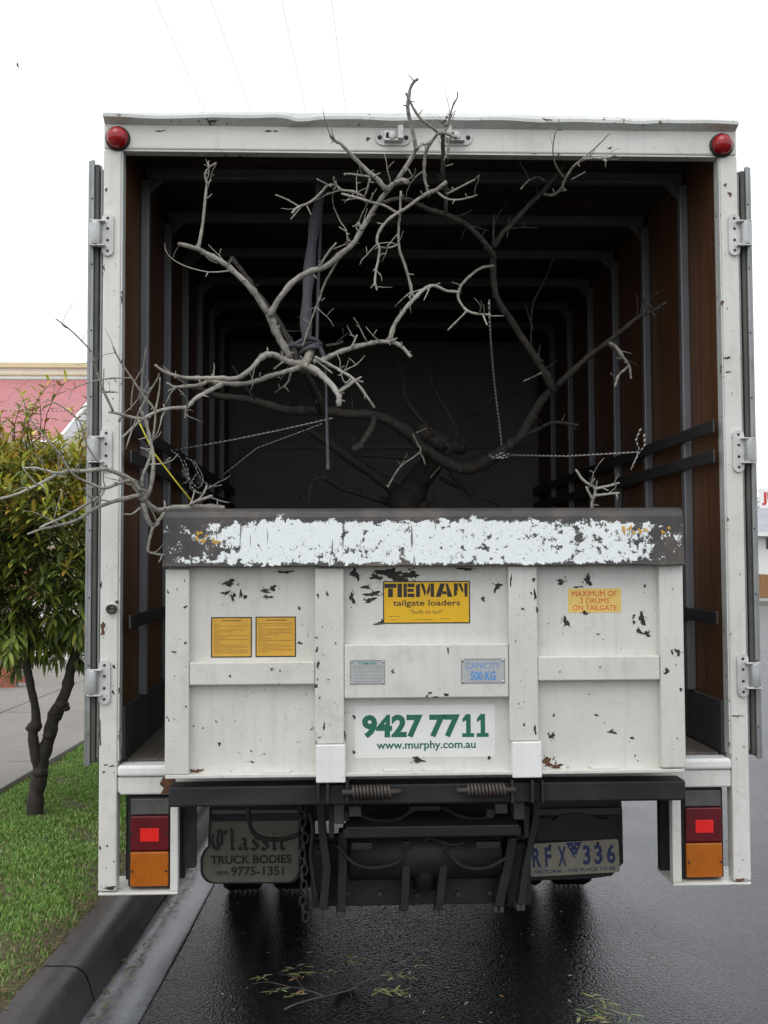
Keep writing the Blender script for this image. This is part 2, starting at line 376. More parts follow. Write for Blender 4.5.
# ================================================================== SETTING
SH = 0.045                                             # the street runs a touch to the right of the truck's axis
def sx_(x0, Y): return x0 + SH*Y
def strip(x0, x1, z, Y0, Y1, mat, name, ny=2):
    b = MB(); vs = []; fs = []
    for i in range(ny+1):
        Y = Y0+(Y1-Y0)*i/ny; vs += [(sx_(x0, Y), Y, z), (sx_(x1, Y), Y, z)]
    for i in range(ny): fs.append((2*i, 2*i+1, 2*i+3, 2*i+2))
    return struct(b.add(vs, fs, mat).build(name))
b = MB(); b.add([(-900, -900, -.03), (900, -900, -.03), (900, 900, -.03), (-900, 900, -.03)], [(0, 1, 2, 3)], 'ground_earth'); struct(b.build('ground'))
b = MB(); b.add([(sx_(-1.02, -12), -12, 0), (16, -12, 0), (30, 33, 0), (sx_(-1.02, 33), 33, 0)], [(0, 1, 2, 3)], 'wet_asphalt'); struct(b.build('road'))
# kerb and gutter: one swept section
sec = [(-1.02, .003), (-1.028, .006), (-1.16, -.010), (-1.205, -.014), (-1.225, .0), (-1.25, .07), (-1.265, .105), (-1.29, .125), (-1.32, .132), (-1.415, .135), (-1.42, .06)]
def sweep(sec, Y0, Y1, mat, name, ny, gap=None):
    b = MB(); vs = []; fs = []; n = len(sec)
    for i in range(ny+1):
        Y = Y0+(Y1-Y0)*i/ny
        for j, (x, z) in enumerate(sec): vs.append((sx_(x, Y)+.004*math.sin(Y*3+j), Y, z+.003*math.sin(Y*2.1+j*.7)))
    for i in range(ny):
        for j in range(n-1): fs.append((i*n+j, (i+1)*n+j, (i+1)*n+j+1, i*n+j+1))
    return struct(b.add(vs, fs, mat, True).build(name))
sweep(sec[:5], -8, 33, 'wet_gutter', 'gutter', 80)
for (a_, b_) in ((-8, -2.6), (-2.59, .02), (.03, 2.9), (2.91, 5.8), (5.81, 33)):
    sweep(sec[4:], a_, b_, 'wet_kerb', 'kerb', 12)
strip(-1.42, -2.66, .105, -8, 33, 'soil', 'verge', 30)
# footpath slabs, each a piece of the path
fp = strip(-2.66, -5.2, .10, -8, 12.5, 'mortar', 'footpath', 2)
Y = -7.9; i = 0
slab_edges = [(-7.9, -5.6), (-5.59, -3.2), (-3.19, -.8), (-.79, 1.6), (1.61, 4.02), (4.035, 6.6), (6.615, 9.2), (9.215, 12.4)]
for (a_, b_) in slab_edges:
    for (p, q) in ((-2.67, -3.93), (-3.945, -5.2)):
        m_ = MB(); vs = []
        zt = .148+random.uniform(-.003, .003)
        vs = [(sx_(p, a_), a_, .09), (sx_(q, a_), a_, .09), (sx_(q, b_), b_, .09), (sx_(p, b_), b_, .09), (sx_(p, a_), a_, zt), (sx_(q, a_), a_, zt), (sx_(q, b_), b_, zt), (sx_(p, b_), b_, zt)]
        m_.add(vs, [(0, 1, 2, 3), (7, 6, 5, 4), (0, 4, 5, 1), (1, 5, 6, 2), (2, 6, 7, 3), (3, 7, 4, 0)], 'path_concrete')
        m_.build('slab', fp, .006)
b = MB(); b.add([(-30, -8, .12), (-4.9, -8, .12), (-4.3, 12.5, .12), (-4.3, 33, .12), (-30, 33, .12)], [(0, 1, 2, 3, 4)], 'path_concrete'); struct(b.build('forecourt'))

# ================================================================== TRUCK
def blob(g, px, py, w_, h_, Y, mat='chip_dark', seed=0):
    r = random.Random(seed); n = 16; Y = Y-.00001*(seed % 60); c = at(px, py, Y); k_ = mpp(Y)
    def one(cx, cz, a, b_, n):
        ph = [r.uniform(0, 6.28) for _ in range(4)]; pts = []
        for i in range(n):
            t = 2*math.pi*i/n; q = 1+.30*math.sin(2*t+ph[0])+.24*math.sin(3*t+ph[1])+.20*math.sin(5*t+ph[2])+.14*math.sin(9*t+ph[3])+r.uniform(-.2, .2); q = max(.25, q)
            pts.append((cx+math.cos(t)*a*q, Y, cz+math.sin(t)*b_*q))
        g.add([(cx, Y, cz)]+pts, [(0, i+1, (i+1) % n+1) for i in range(n)], mat)
    a, b_ = w_*.5*k_, h_*.5*k_
    one(c.x, c.z, a*.9, b_*.9, 26 if w_ > 4 else 10)
    if w_ > 4:
        for _ in range(5):
            t = r.uniform(0, 6.28); d = r.uniform(1.15, 1.6); one(c.x+math.cos(t)*a*d, c.z+math.sin(t)*b_*d, a*r.uniform(.06, .18), b_*r.uniform(.08, .22), 8)
truck = thing('truck', 'white box truck with open rear doors and a raised tail lift, parked at the kerb', 'truck', (0, 0, 0))
L = 3.85; WX = 1.21; IX = 1.1435; ZT = 3.298; ZF = .875; ZO = 3.163; PI_ = 1.143
# -- body shell
for s in (-1, 1):
    sw = MB().box(s*1.15, s*1.205, .062, L+.05, .80, 3.262, 'white_paint').build('side_wall', truck, .004)
    ribs = [.38+.56*i for i in range(6)]
    ys = [.063] + [r+.02 for r in ribs] + [L]
    for i in range(len(ys)-1):
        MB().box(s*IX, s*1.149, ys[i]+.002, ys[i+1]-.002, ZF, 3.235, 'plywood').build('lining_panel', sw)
    for r in ribs:
        g = MB(); g.box(s*1.106, s*1.143, r, r+.04, 1.069, 3.185, 'rib_grey'); g.build('rib', sw, .006)
    for z in (2.115, 2.0, 1.385):
        g = MB(); g.box(s*1.096, s*1.1055, .004, L-.01, z-.026, z+.026, 'rail_dark'); g.build('tie_rail', sw, .005)
    g = MB(); g.box(s*1.128, s*1.143, .0625, L-.01, ZF-.004, 1.068, 'kick_dark'); g.build('kick_board', sw, .003)
fw_ = MB().box(-1.1499, 1.1499, L, L+.05, .80, 3.262, 'wall_grey').build('front_wall', truck)
for i in range(3):
    MB().box(-1.12+i*.75, -1.12+i*.75+.735, L-.012, L-.001, ZF+.01, 3.2, 'wall_grey').build('wall_panel', fw_, .003)
for z in (1.25, 1.86, 2.45):
    MB().box(-1.08, 1.08, L-.03, L-.0125, z-.02, z+.02, 'beam_grey').build('wall_rail', fw_, .003)
rf = MB().box(-1.204, 1.204, .062, L+.05, 3.2625, 3.285, 'white_paint').build('roof', truck, .004)
for i, r in enumerate([.38+.56*i for i in range(6)]):
    g = MB(); g.box(-1.12, 1.12, r, r+.042, 3.19, 3.236, 'beam_grey')
    for s in (-1, 1): g.add([(s*1.1055, r+.001, 3.189), (s*1.1055, r+.041, 3.189), (s*1.1055, r+.001, 3.13), (s*1.1055, r+.041, 3.13), (s*1.05, r+.001, 3.189), (s*1.05, r+.041, 3.189)], [(0, 2, 4), (1, 5, 3), (2, 3, 5, 4)], 'beam_grey')
    g.build('roof_beam', rf, .005)
ys = [.063] + [r+.021 for r in ribs] + [L]
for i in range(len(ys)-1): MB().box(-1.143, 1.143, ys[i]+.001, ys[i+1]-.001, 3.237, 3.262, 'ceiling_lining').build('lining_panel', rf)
fl = MB().box(-1.149, 1.149, .085, L, .79, .845, 'dark_steel').build('floor', truck)
nb = 15; wb = 2.25/nb
for i in range(nb):
    MB().box(-1.125+i*wb+.002, -1.125+(i+1)*wb-.002, .087, L-.002, .846, .868+random.uniform(-.002, .002), 'deck_timber').build('floor_board', fl, .002)
# -- rear frame
header = MB().box(-WX+.001, WX-.001, .0, .06, ZO, 3.285, 'white_paint').build('header', truck, .006)
g = MB(); n = 60; prof = []       # dented drip moulding along the top edge
for i in range(n+1):
    x = -1.205 + 2.41*i/n
    dent = .016*math.exp(-((x+.47)/.05)**2) + .010*math.exp(-((x-.83)/.07)**2) + .008*math.exp(-((x+1.05)/.09)**2)
    w_ = .0025*math.sin(x*9)+.002*math.sin(x*23+1)
    crown = .016*(1-(x/1.21)**2)
    prof.append((x, 3.272+w_-dent, ZT-.004+crown*.7+w_*.4-dent*.4))
vs, fs = [], []
for x, zl, zh in prof: vs += [(x, -.036, zl), (x, -.036, zl+.012), (x, -.020, zh), (x, .12, zh+.004), (x, -.001, min(zl, 3.255))]
for i in range(n):
    for j in range(4):
        a_, b_ = (0, 1) if j == 0 else (1, 2) if j == 1 else (2, 3) if j == 2 else (4, 0)
        fs.append((i*5+a_, (i+1)*5+a_, (i+1)*5+b_, i*5+b_))
g.add(vs, fs, 'roof_cap_paint'); 
g.build('drip_moulding', header)
MB().box(-PI_, PI_, .004, .05, ZO-.007, ZO-.0005, 'roof_cap_paint').build('header_lip', header)
for px, py in ((117, 137), (723, 144)):
    p = at(px, py, -.02); g = MB(); g.lathe([(.0, -.014), (.045, -.014), (.047, -.002)], (p.x, .0, p.z), 'y', 'seal_black')
    ml = g.build('marker_lamp', header); g = MB()
    pr = [(.0, -.0512)] + [(.040*math.sin(t), -.015-.036*math.cos(t)) for t in [i*.15 for i in range(1, 11)]] + [(.0405, -.0145)]
    g.lathe(pr, (p.x, 0, p.z), 'y', 'marker_red', 28)
    if False: g.add(*[[(p.x-.02, -.0557, p.z-.002), (p.x+.02, -.0557, p.z-.002), (p.x+.02, -.0557, p.z+.002), (p.x-.02, -.0557, p.z+.002)], [(0, 1, 2, 3)]], 'marker_red')
    g.build('marker_lens', header)
# door-bar keepers
for (x0, x1, mir) in ((375, 411, 1), (438, 473, -1)):
    a0, a1, z0, z1 = rect(x0, 129, x1, 145, -.01); zc = (z0+z1)/2; hh = (z1-z0)/2; g = MB()
    pol = [(a0+hh+hh*math.cos(t), zc+hh*math.sin(t)) for t in [math.pi/2+math.pi*i/8 for i in range(9)]] + [(a1-hh+hh*math.cos(t), zc+hh*math.sin(t)) for t in [-math.pi/2+math.pi*i/8 for i in range(9)]]
    g.prism(pol, -.006, -.0005, 'hinge_paint'); xm = (a0+a1)/2
    for q in (a0+.018, a1-.018): g.lathe([(0, -.012), (.007, -.012), (.009, -.006)], (q, 0, zc), 'y', 'dark_steel', 10)
    g.box(xm-.034, xm+.034, -.030, -.006, zc-.020, zc-.012, 'hinge_paint'); g.box(xm-.034, xm+.006, -.024, -.006, zc+.012, zc+.019, 'hinge_paint')
    g.box(xm-.034, xm-.027, -.030, -.006, zc-.012, zc+.012, 'hinge_paint'); g.box(xm-.026, xm+.012, -.009, -.0062, zc-.011, zc+.011, 'black_steel')
    g.box(xm+mir*.018, xm+mir*.038, -.042, -.006, zc-.016, zc+.034, 'hinge_paint'); g.lathe([(0, -.034), (.014, -.034), (.014, -.006)], (xm-mir*.004, 0, zc-.002), 'y', 'zinc', 12)
    g.build('bar_keeper', header, .002)
def hinge(s, zc, par):
    g = MB(); x = s*1.21
    arc_ = [(1.190+.022*math.cos(t), zc+.060+.022*math.sin(t)) for t in [math.pi*i/8 for i in range(9)]] + [(1.190+.022*math.cos(t), zc-.060+.022*math.sin(t)) for t in [math.pi+math.pi*i/8 for i in range(9)]]
    if s < 0: arc_ = [(-q, z) for q, z in reversed(arc_)]
    g.prism(arc_, -.010, -.0005, 'hinge_paint')
    for dz in (.062, .022, -.022, -.062): g.lathe([(0, -.013), (.0045, -.013), (.0055, -.010)], (s*1.190, 0, zc+dz), 'y', 'black_steel', 10)
    g.lathe([(0, -.044), (.021, -.044), (.022, -.040), (.022, .040), (.021, .044), (0, .044)], (s*1.232, -.014, zc), 'z', 'zinc', 16)
    g.box(s*1.2535, s*1.258, -.014, .042, zc-.042, zc+.042, 'hinge_paint')
    for dz in (-.046, .046): g.box(s*1.196, s*1.250, -.033, -.010, zc+dz-.003, zc+dz+.003, 'hinge_paint')
    g.lathe([(0, -.052), (.007, -.052), (.007, .052), (0, .052)], (s*1.232, -.014, zc), 'z', 'dark_steel', 10)
    g.build('hinge', par, .0015)
for s in (-1, 1):
    po = MB(); po.box(s*PI_, s*WX, .0, .06, .405, ZO-.0008, 'white_paint'); po.build_ = None
    po = po.build('post', truck, .007, 3)
    MB().box(s*(PI_-.006), s*(PI_-.0006), .004, .055, ZF+.003, ZO-.009, 'roof_cap_paint').build('post_lip', po)
    for py in ((235, 450, 682) if s < 0 else (235, 451, 675)):
        hinge(s, at(100 if s < 0 else 740, py, 0).z, po)
    # door folded right round against the side of the body
    dz0, dz1 = .855, 3.125
    dr = MB().box(s*1.226, s*1.258, .062, 1.16, dz0+.02, dz1-.02, 'white_paint').build('door', truck, .003)
    g = MB(); g.box(s*1.2585, s*1.270, .020, .10, dz0, dz1, 'aluminium'); g.box(s*1.246, s*1.2583, .012, .03, dz0, dz1, 'aluminium'); g.box(s*1.216, s*1.2255, .025, .10, dz0+.03, dz1-.03, 'aluminium'); g.box(s*1.226, s*1.258, .040, .0615, dz0+.01, dz1-.01, 'aluminium'); g.build('door_edge', dr, .003)
    g = MB(); g.box(s*1.228, s*1.2455, .018, .0395, dz0+.015, dz1-.015, 'door_groove'); g.build('door_seal', dr, .004)
    g = MB(); g.box(s*1.2583, s*1.268, .11, 1.16, dz0, dz0+.06, 'aluminium'); g.box(s*1.2583, s*1.268, .11, 1.16, dz1-.06, dz1, 'aluminium'); g.build('door_rail', dr, .003)
    for q in range(9): MB().lathe([(0, -.003), (.003, -.0025), (.0035, 0)], (s*1.2525, .012, dz0+.12+q*.25), 'y', 'dark_steel', 8).build('rivet', dr)
g = MB(); r_ = random.Random(5)
for i, (x, y, w_, h_, m_) in enumerate([(106, 190, 3, 4, 'chip_dark'), (104, 268, 2, 6, 'chip_dark'), (122, 300, 2, 9, 'chip_dark'), (109, 392, 12, 2.2, 'chip_dark'), (120, 420, 2, 4, 'chip_dark'), (101, 585, 2, 9, 'chip_dark'), (117, 602, 5, 2.5, 'chip_dark'), (114, 667, 3, 4, 'chip_dark'), (113, 692, 3, 4, 'chip_dark'), (119, 690, 2, 5, 'chip_dark'), (100, 735, 2, 22, 'chip_dark'), (106, 765, 4, 2, 'chip_dark'), (112, 766, 5, 2, 'chip_rust'), (104, 772, 3, 2, 'chip_dark'), (100, 848, 2, 5, 'chip_dark'), (107, 846, 2, 3, 'chip_dark'), (110, 888, 14, 3, 'chip_dark'), (103, 628, 5, 12, 'chip_rust'),
      (725, 185, 4, 3, 'chip_rust'), (730, 194, 5, 4, 'chip_rust'), (722, 303, 4, 5, 'chip_rust'), (727, 358, 6, 3, 'chip_dark'), (728, 372, 5, 2, 'chip_dark'), (728, 520, 3, 2, 'chip_dark'), (737, 716, 10, 2, 'chip_rust'), (740, 880, 12, 3, 'chip_rust'), (729, 745, 2, 6, 'chip_rust'), (160, 131, 10, 1.6, 'chip_dark'), (268, 131, 10, 1.5, 'chip_dark'), (276, 131, 5, 1.5, 'chip_dark'), (368, 139, 5, 3, 'chip_dark'), (610, 148, 5, 2, 'chip_dark'), (560, 130, 3, 1.5, 'chip_dark')]): blob(g, x, y, w_, h_, -.0006, m_, 500+i)
for i in range(40):
    x, y = r_.choice((r_.uniform(100, 122), r_.uniform(722, 746))), r_.uniform(180, 885); q = r_.uniform(.6, 1.5); blob(g, x, y, q, q*r_.uniform(.8, 2.4), -.0006, r_.choice(('chip_dark', 'chip_dark', 'chip_rust')), 560+i)
stuff(g.build('paint_chips', truck))
p = at(111.5, 609, -.01); g = MB(); g.tube([(p.x+.016*math.cos(t), -.012, p.z+.013*math.sin(t)) for t in [2*math.pi*i/14 for i in range(15)]], .0055, 'spring_steel', 8); g.lathe([(0, -.008), (.02, -.007), (.022, -.0006)], (p.x, 0, p.z), 'y', 'hinge_paint', 16); g.box(p.x-.012, p.x+.012, -.014, -.0085, p.z-.003, p.z+.003, 'dark_steel'); g.build('ring_bolt', truck)
# -- sill and lamp housings
sill = MB().box(-PI_+.001, PI_-.001, .004, .08, .752, .818, 'white_paint').build('sill', truck, .008, 3)
g = MB(); g.box(-PI_+.001, PI_-.001, -.008, .084, .820, .861, 'fresh_white'); g.build('sill_cap', sill, .012, 3)
for x0, x1 in ((-.985, -.93),):
    g = MB(); g.add([(x0, .0032, .756), (x0+.012, .0032, .776), (x0-.004, .0032, .791), (x0+.008, .0032, .815), (x1, .0032, .815), (x1, .0032, .756)], [(5, 4, 3, 2, 1, 0)], 'chip_rust'); g.build('rust_patch', sill)
for s, (xa, xb), (la, lb), (yt, yb) in ((-1, (171, 179), (131, 169), (797, 889)), (1, (671, 680), (685, 721), (788, 881))):
    i0, i1, _, _ = rect(xa, 803, xb, 890, .02)
    ph = MB(); ph.box(i0, i1, .0, .04, .402, .7512, 'white_paint'); 
    ph = ph.build('lamp_guard', truck, .004)
    inn = min(abs(i0), abs(i1))
    MB().box(s*inn, s*(WX-.002), -.004, .21, .392, .4015, 'white_paint').build('guard_plate', ph, .003)
    MB().box(s*(inn+.002), s*(PI_-.002), .16, .20, .403, .75, 'seal_black').build('guard_back', ph)
    if s < 0: a0, a1, z0, z1 = rect(180, 803, 197, 866, .2); MB().box(a0, a1, .17, .20, z0, .75, 'dusty_steel').build('guard_bracket', ph, .003)
    a0, a1, z0, z1 = rect(la, yt, lb, yb, .03)
    z0 = max(z0, .412); z1 = min(z1, .742)
    tl = MB().box(a0-.012, a1+.012, .035, .11, z0-.004, z1+.004, 'seal_black').build('tail_lamp', truck, .008)
    hgt = z1-z0; za = z0+hgt*.40; zb = z0+hgt*.80
    MB().box(a0, a1, .022, .0345, zb+.003, z1-.004, 'lens_grey').build('reversing_lens', tl, .003)
    MB().box(a0, a1, .016, .0345, za+.003, zb-.001, 'lens_red').build('brake_lens', tl, .005)
    MB().box(a0, a1, .016, .0345, z0+.004, za-.001, 'lens_amber').build('indicator_lens', tl, .005)
    xm = (a0+a1)/2+.001; zm = (za+zb)/2-.004; MB().box(xm-.034, xm+.034, .0135, .0158, zm-.024, zm+.024, 'lens_reflector').build('reflector', tl, .001)
    for q in (a0+.008, a1-.008):
        for zq in (za+.07, za-.07): MB().lathe([(0, .0125), (.004, .0125), (.004, .0159)], (q, 0, zq), 'y', 'black_steel', 8).build('lens_screw', tl)

# ------------------------------------------------------------------ tailgate (folded loading platform)
YP, YS = -.150, -.186
tx0, tx1, tz0, tz1 = -.937, .903, .850, 1.60
tg = MB().box(tx0+.004, tx1-.004, -.06, YP, tz0+.004, 1.78, 'gate_paint').build('tailgate', truck, .004)
def gpiece(name, x0, y0, x1, y1, mat='gate_paint', yf=YS, bev=.005):
    a0, a1, z0, z1 = rect(x0, y0, x1, y1, yf); return MB().box(a0, a1, yf, YP+.0006, z0, z1, mat).build(name, tg, bev, 3)
gpiece('stile', 165, 569, 189, 775); gpiece('stile', 315, 568, 344, 744); gpiece('stile', 509, 566, 538, 741); gpiece('stile', 660.5, 564, 684.5, 768)
gpiece('rail', 189.4, 662, 314.6, 685); gpiece('rail', 344.4, 644, 508.6, 698); gpiece('rail', 538.4, 656, 660, 680.5)
gpiece('foot_plate', 316, 745, 345.5, 783, 'fresh_white', YS-.012, .004); gpiece('foot_plate', 512.5, 742, 542, 778, 'fresh_white', YS-.012, .004)
g = MB(); g.box(tx0, tx1, YS-.004, YP+.001, tz0-.002, tz0+.010, 'gate_paint')
for q in (-.55, -.12, .02, .33, .62): g.box(q-.05, q+.05, YS+.012, YP+.001, tz0+.010, tz0+.018, 'gate_paint')
g.build('bottom_lip', tg, .002)
# flaked edge plate: slightly tilted, with a rounded top
zb_, zt_ = at(420, 566, -.21).z, at(420, 508.5, -.19).z
cx0, cx1 = at(163, 540, -.2).x, at(683, 536, -.2).x
prof = [(-.196, zb_-.002), (-.214, zb_), (-.212, zb_+.012), (-.203, zt_-.03), (-.196, zt_-.010), (-.180, zt_), (-.150, zt_+.003), (-.06, zt_-.004), (-.055, zb_+.03), (-.14, zb_+.01)]
g = MB(); ns = 24; vs = []; fs = []; n = len(prof)
for i in range(ns+1):
    x = cx0+(cx1-cx0)*i/ns; wv = .0016*math.sin(i*1.3)+.0014*math.sin(i*2.9+1)
    vs += [(x, y+wv*.6, z+(wv if j < 2 else 0)) for j, (y, z) in enumerate(prof)]
for i in range(ns):
    for j in range(n): fs.append((i*n+j, (i+1)*n+j, (i+1)*n+(j+1) % n, i*n+(j+1) % n))
fs.append(tuple(reversed(range(n)))); fs.append(tuple(ns*n+j for j in range(n)))
g.add([(x, y, z) for x, y, z in vs], [tuple(reversed(f)) for f in fs], 'flaked_plate'); cp = g.build('edge_plate', tg, .003); cp['label'] = 'dark steel edge plate with flaking white paint'

g = MB()
for i, (x, y, w_, h_) in enumerate(((199, 533, 6, 4), (197, 539, 4, 4), (203, 541, 7, 3), (206, 536, 3, 3), (217, 542, 10, 2.4), (213, 540, 3, 4), (624, 530, 4, 9), (630, 528, 5, 4), (634, 533, 4, 4), (640, 531, 4, 6), (646, 530, 5, 3), (663, 532, 5, 3), (669, 528, 3, 4))): blob(g, x, y, w_, h_, -.2096, 'sticker_orange', 700+i)
stuff(g.build('lettering_remnants', cp))
# stickers and plates: print lies 0.4 mm proud of its sticker
def sticker(name, x0, y0, x1, y1, Ysurf, mat, prints, th=.0008, border=None, bev=0):
    a0, a1, z0, z1 = rect(x0, y0, x1, y1, Ysurf); g = MB(); Yf = Ysurf-th
    g.box(a0, a1, Yf, Ysurf-.0001, z0, z1, mat)
    sx = (a1-a0)/(x1-x0); sz = (z1-z0)/(y1-y0)
    X = lambda px: a0+(px-x0)*sx
    Z = lambda py: z1-(py-y0)*sz
    if border:
        t = .004
        for (p, q, r, s) in ((a0, a1, z0, z0+t), (a0, a1, z1-t, z1), (a0, a0+t, z0+t, z1-t), (a1-t, a1, z0+t, z1-t)): g.add([(p, Yf-.0003, r), (q, Yf-.0003, r), (q, Yf-.0003, s), (p, Yf-.0003, s)], [(0, 1, 2, 3)], border)
    for pr in prints:
        if pr[0] == 'T': _, t, p, q, r, s, mt, bold = pr; g.text(t, X(p), X(r), Z(s), Z(q), Yf-.0004, mt, bold)
        elif pr[0] == 'R':
            _, p, q, r, s, mt = pr; g.add([(X(p), Yf-.0004, Z(s)), (X(r), Yf-.0004, Z(s)), (X(r), Yf-.0004, Z(q)), (X(p), Yf-.0004, Z(q))], [(0, 1, 2, 3)], mt)
        elif pr[0] == 'P':
            _, pts, mt = pr; g.add([(X(p), Yf-.0004, Z(q)) for p, q in pts], [tuple(range(len(pts)))], mt)
        elif pr[0] == 'S':
            _, p, q, rr, mt = pr; c_ = (X(p), Z(q)); g.lathe([(0, Yf-.002), (rr, Yf-.0015), (rr*1.1, Yf)], (c_[0], 0, c_[1]), 'y', mt, 8)
    return g.build(name, tg)
def lines(x0, x1, ys, mat, h=.5):
    o = []
    for y in ys:
        x = x0
        while x < x1:
            w_ = random.uniform(1.5, 5); o.append(('R', x, y, min(x1, x+w_), y+h, mat)); x += w_+.6
            if random.random() < .07: break
    return o
sticker('warning_sticker', 211, 617, 252, 657.5, YP, 'sticker_orange', [('R', 222, 620, 241, 621.2, 'ink_brown')]+lines(214, 249, [624+i*1.9 for i in range(16)], 'ink_brown'), border='ink_black')
sticker('warning_sticker', 255.5, 616.5, 296, 657, YP, 'sticker_orange', [('R', 266, 619.5, 287, 620.7, 'ink_brown')]+lines(258, 293, [623+i*1.9 for i in range(16)], 'ink_brown'), border='ink_black')
# maker's sticker: heavy stencil capitals, the last letter torn
def cap(x, w_, kind, y0=583.5, y1=597):
    h = y1-y0; X = lambda u: x+u*w_
    Yv = lambda v: y0+v*h
    P = {'T': [[(0, 0), (1, 0), (1, .32), (0, .32)], [(.3, .36), (.7, .36), (.7, 1), (.3, 1)]],
         'I': [[(0, 0), (1, 0), (1, 1), (0, 1)]],
         'E': [[(0, 0), (.3, 0), (.3, 1), (0, 1)], [(.36, 0), (1, 0), (1, .26), (.36, .26)], [(.36, .38), (.92, .38), (.92, .62), (.36, .62)], [(.36, .74), (1, .74), (1, 1), (.36, 1)]],
         'M': [[(0, .1), (.22, 0), (.22, 1), (0, 1)], [(.25, 0), (.42, 0), (.56, .6), (.5, .95)], [(.60, .6), (.74, 0), (.78, 0), (.78, .5), (.64, .95)], [(.81, 0), (1, 0), (1, 1), (.81, 1)]],
         'A': [[(.28, 0), (.56, 0), (.30, 1), (0, 1)], [(.60, 0), (.72, 0), (1, 1), (.70, 1)], [(.42, .58), (.62, .58), (.66, .80), (.38, .80)]],
         'N': [[(0, 0), (.28, 0), (.28, .55), (.18, .62), (.26, .8), (0, 1)], [(.30, 0), (.52, 0), (.70, .5), (.62, .72)], [(.78, 0), (1, 0), (1, 1), (.80, 1), (.76, .4)]]}[kind]
    return [('P', [(X(u), Yv(v)) for u, v in reversed(p)], 'ink_black') for p in P]
pr = cap(384.5, 12, 'T')+cap(397.5, 4.5, 'I')+cap(403.5, 11, 'E')+cap(416, 18, 'M')+cap(435.5, 17, 'A')+cap(454, 13.5, 'N')
pr += [('T', 'tailgate loaders', 393, 599.8, 460, 607.5, 'ink_black', .012), ('T', '"built to last"', 410, 609.6, 443, 613.6, 'ink_brown', .01)]
pr += lines(389, 464, (615.8,), 'ink_brown', .6)+lines(391, 408, (619.2,), 'ink_brown', .6)+lines(415, 432, (619.2,), 'ink_brown', .6)+lines(440, 460, (618.6,), 'ink_brown', .6)
sticker('maker_sticker', 383, 581, 470, 623.5, YP, 'sticker_yellow', pr, border='ink_black')
sticker('rating_plate', 350, 660, 385, 684.5, YS, 'plate_alloy', [('T', 'TIEMAN', 357.5, 661.6, 376, 664.6, 'ink_teal', .03)]+[('R', 353, y, 382, y+.4, 'ink_grey') for y in (668, 671.5, 675, 678.5)]+lines(353, 382, (666, 681.4), 'ink_grey')+[('S', x, y, .004, 'zinc') for x in (352, 383.2) for y in (661.8, 682.8)], border='ink_grey')
sticker('capacity_plate', 461, 658.5, 505, 683.5, YS, 'plate_alloy', [('T', 'CAPACITY', 466, 662.5, 500, 668.8, 'ink_blue', .0), ('T', '500 KG', 470.5, 671, 495.5, 680.3, 'ink_blue', .035)]+[('S', x, y, .005, 'zinc') for x in (463, 503) for y in (660.3, 681.8)], border='ink_grey')
sticker('drum_sticker', 568, 588.5, 621, 612.5, YP, 'sticker_pale', [('T', 'MAXIMUM OF', 572, 590.8, 616.5, 596.4, 'ink_red', .0), ('T', '2 DRUMS', 580, 598, 609, 603.4, 'ink_red', .0), ('T', 'ON TAILGATE', 572.5, 605, 616.5, 610.2, 'ink_red', .0)])
one = lambda x0: [('R', x0+4, 714.5, x0+8.6, 737.5, 'ink_green'), ('R', x0, 733.6, x0+3.99, 737.5, 'ink_green'), ('R', x0+8.61, 733.6, x0+12, 737.5, 'ink_green'), ('P', [(x0+4.01, 714.5), (x0+.4, 719), (x0+.4, 722.6), (x0+4.01, 720.6)], 'ink_green')]
sticker('phone_sticker', 355, 705, 495, 757.5, YP, 'sticker_white', [('T', '9427 77', 362, 714.3, 460, 737.7, 'ink_green', .045), ('T', 'www.murphy.com.au', 376.5, 740.6, 475.5, 751, 'ink_green', .022)]+one(462)+one(476.5))

# bare patches where the paint has come off
P_ = YP-.0005; S_ = YS-.0005
chips = [(229, 583, 13, 6), (226, 593, 7, 5), (233, 597, 5, 8), (241, 594, 3, 12), (245, 597, 4, 6), (265, 591, 11, 4), (273, 588, 8, 5), (268, 597, 9, 4), (285, 572, 14, 4), (300, 643, 5, 3), (299, 608, 3, 4),
   (355, 574, 8, 12), (352, 598, 5, 12), (366, 587, 8, 5), (373, 594, 14, 6), (370, 600, 11, 5), (376, 577, 10, 8), (392, 574, 26, 12), (410, 575, 16, 9), (400, 578, 22, 6), (382, 622, 7, 5), (377, 624, 5, 3),
   (498, 586, 8, 6), (495, 590, 4, 6), (483, 599, 5, 4), (466, 569, 14, 4), (561, 582, 9, 5), (588, 580, 8, 10), (578, 587, 10, 2), (566, 622, 7, 9), (585, 613, 6, 4), (645, 586, 3, 4), (634, 616, 3, 5), (642, 619, 7, 12), (639, 631, 6, 6), (647, 634, 7, 6), (598, 634, 3, 2), (634, 622, 4, 4),
   (418, 760, 14, 5), (489, 758, 3, 6), (354, 717, 3, 5), (354, 752, 3, 4), (219, 744, 4, 4), (552, 736, 6, 6), (612, 732, 8, 4), (632, 738, 4, 4), (554, 715, 3, 3), (596, 715, 4, 3), (252, 762, 4, 2)]
g = MB()
for i, (x, y, w_, h_) in enumerate(chips): blob(g, x, y, w_, h_, P_, 'chip_dark', i)
for i in range(55):
    x = random.uniform(192, 657); y = random.choice((random.uniform(572, 655), random.uniform(690, 770)))
    if 315 < x < 344 or 509 < x < 538 or (383 < x < 470 and 580 < y < 624) or (354 < x < 496 and 704 < y < 758) or (211 < x < 297 and 616 < y < 658) or (567 < x < 622 and 588 < y < 613) or (344 < x < 509 and 640 < y < 700): continue
    q = random.uniform(.8, 2.2); blob(g, x, y, q, q*random.uniform(.6, 1.4), P_, random.choice(('chip_dark', 'chip_rust')), 100+i)
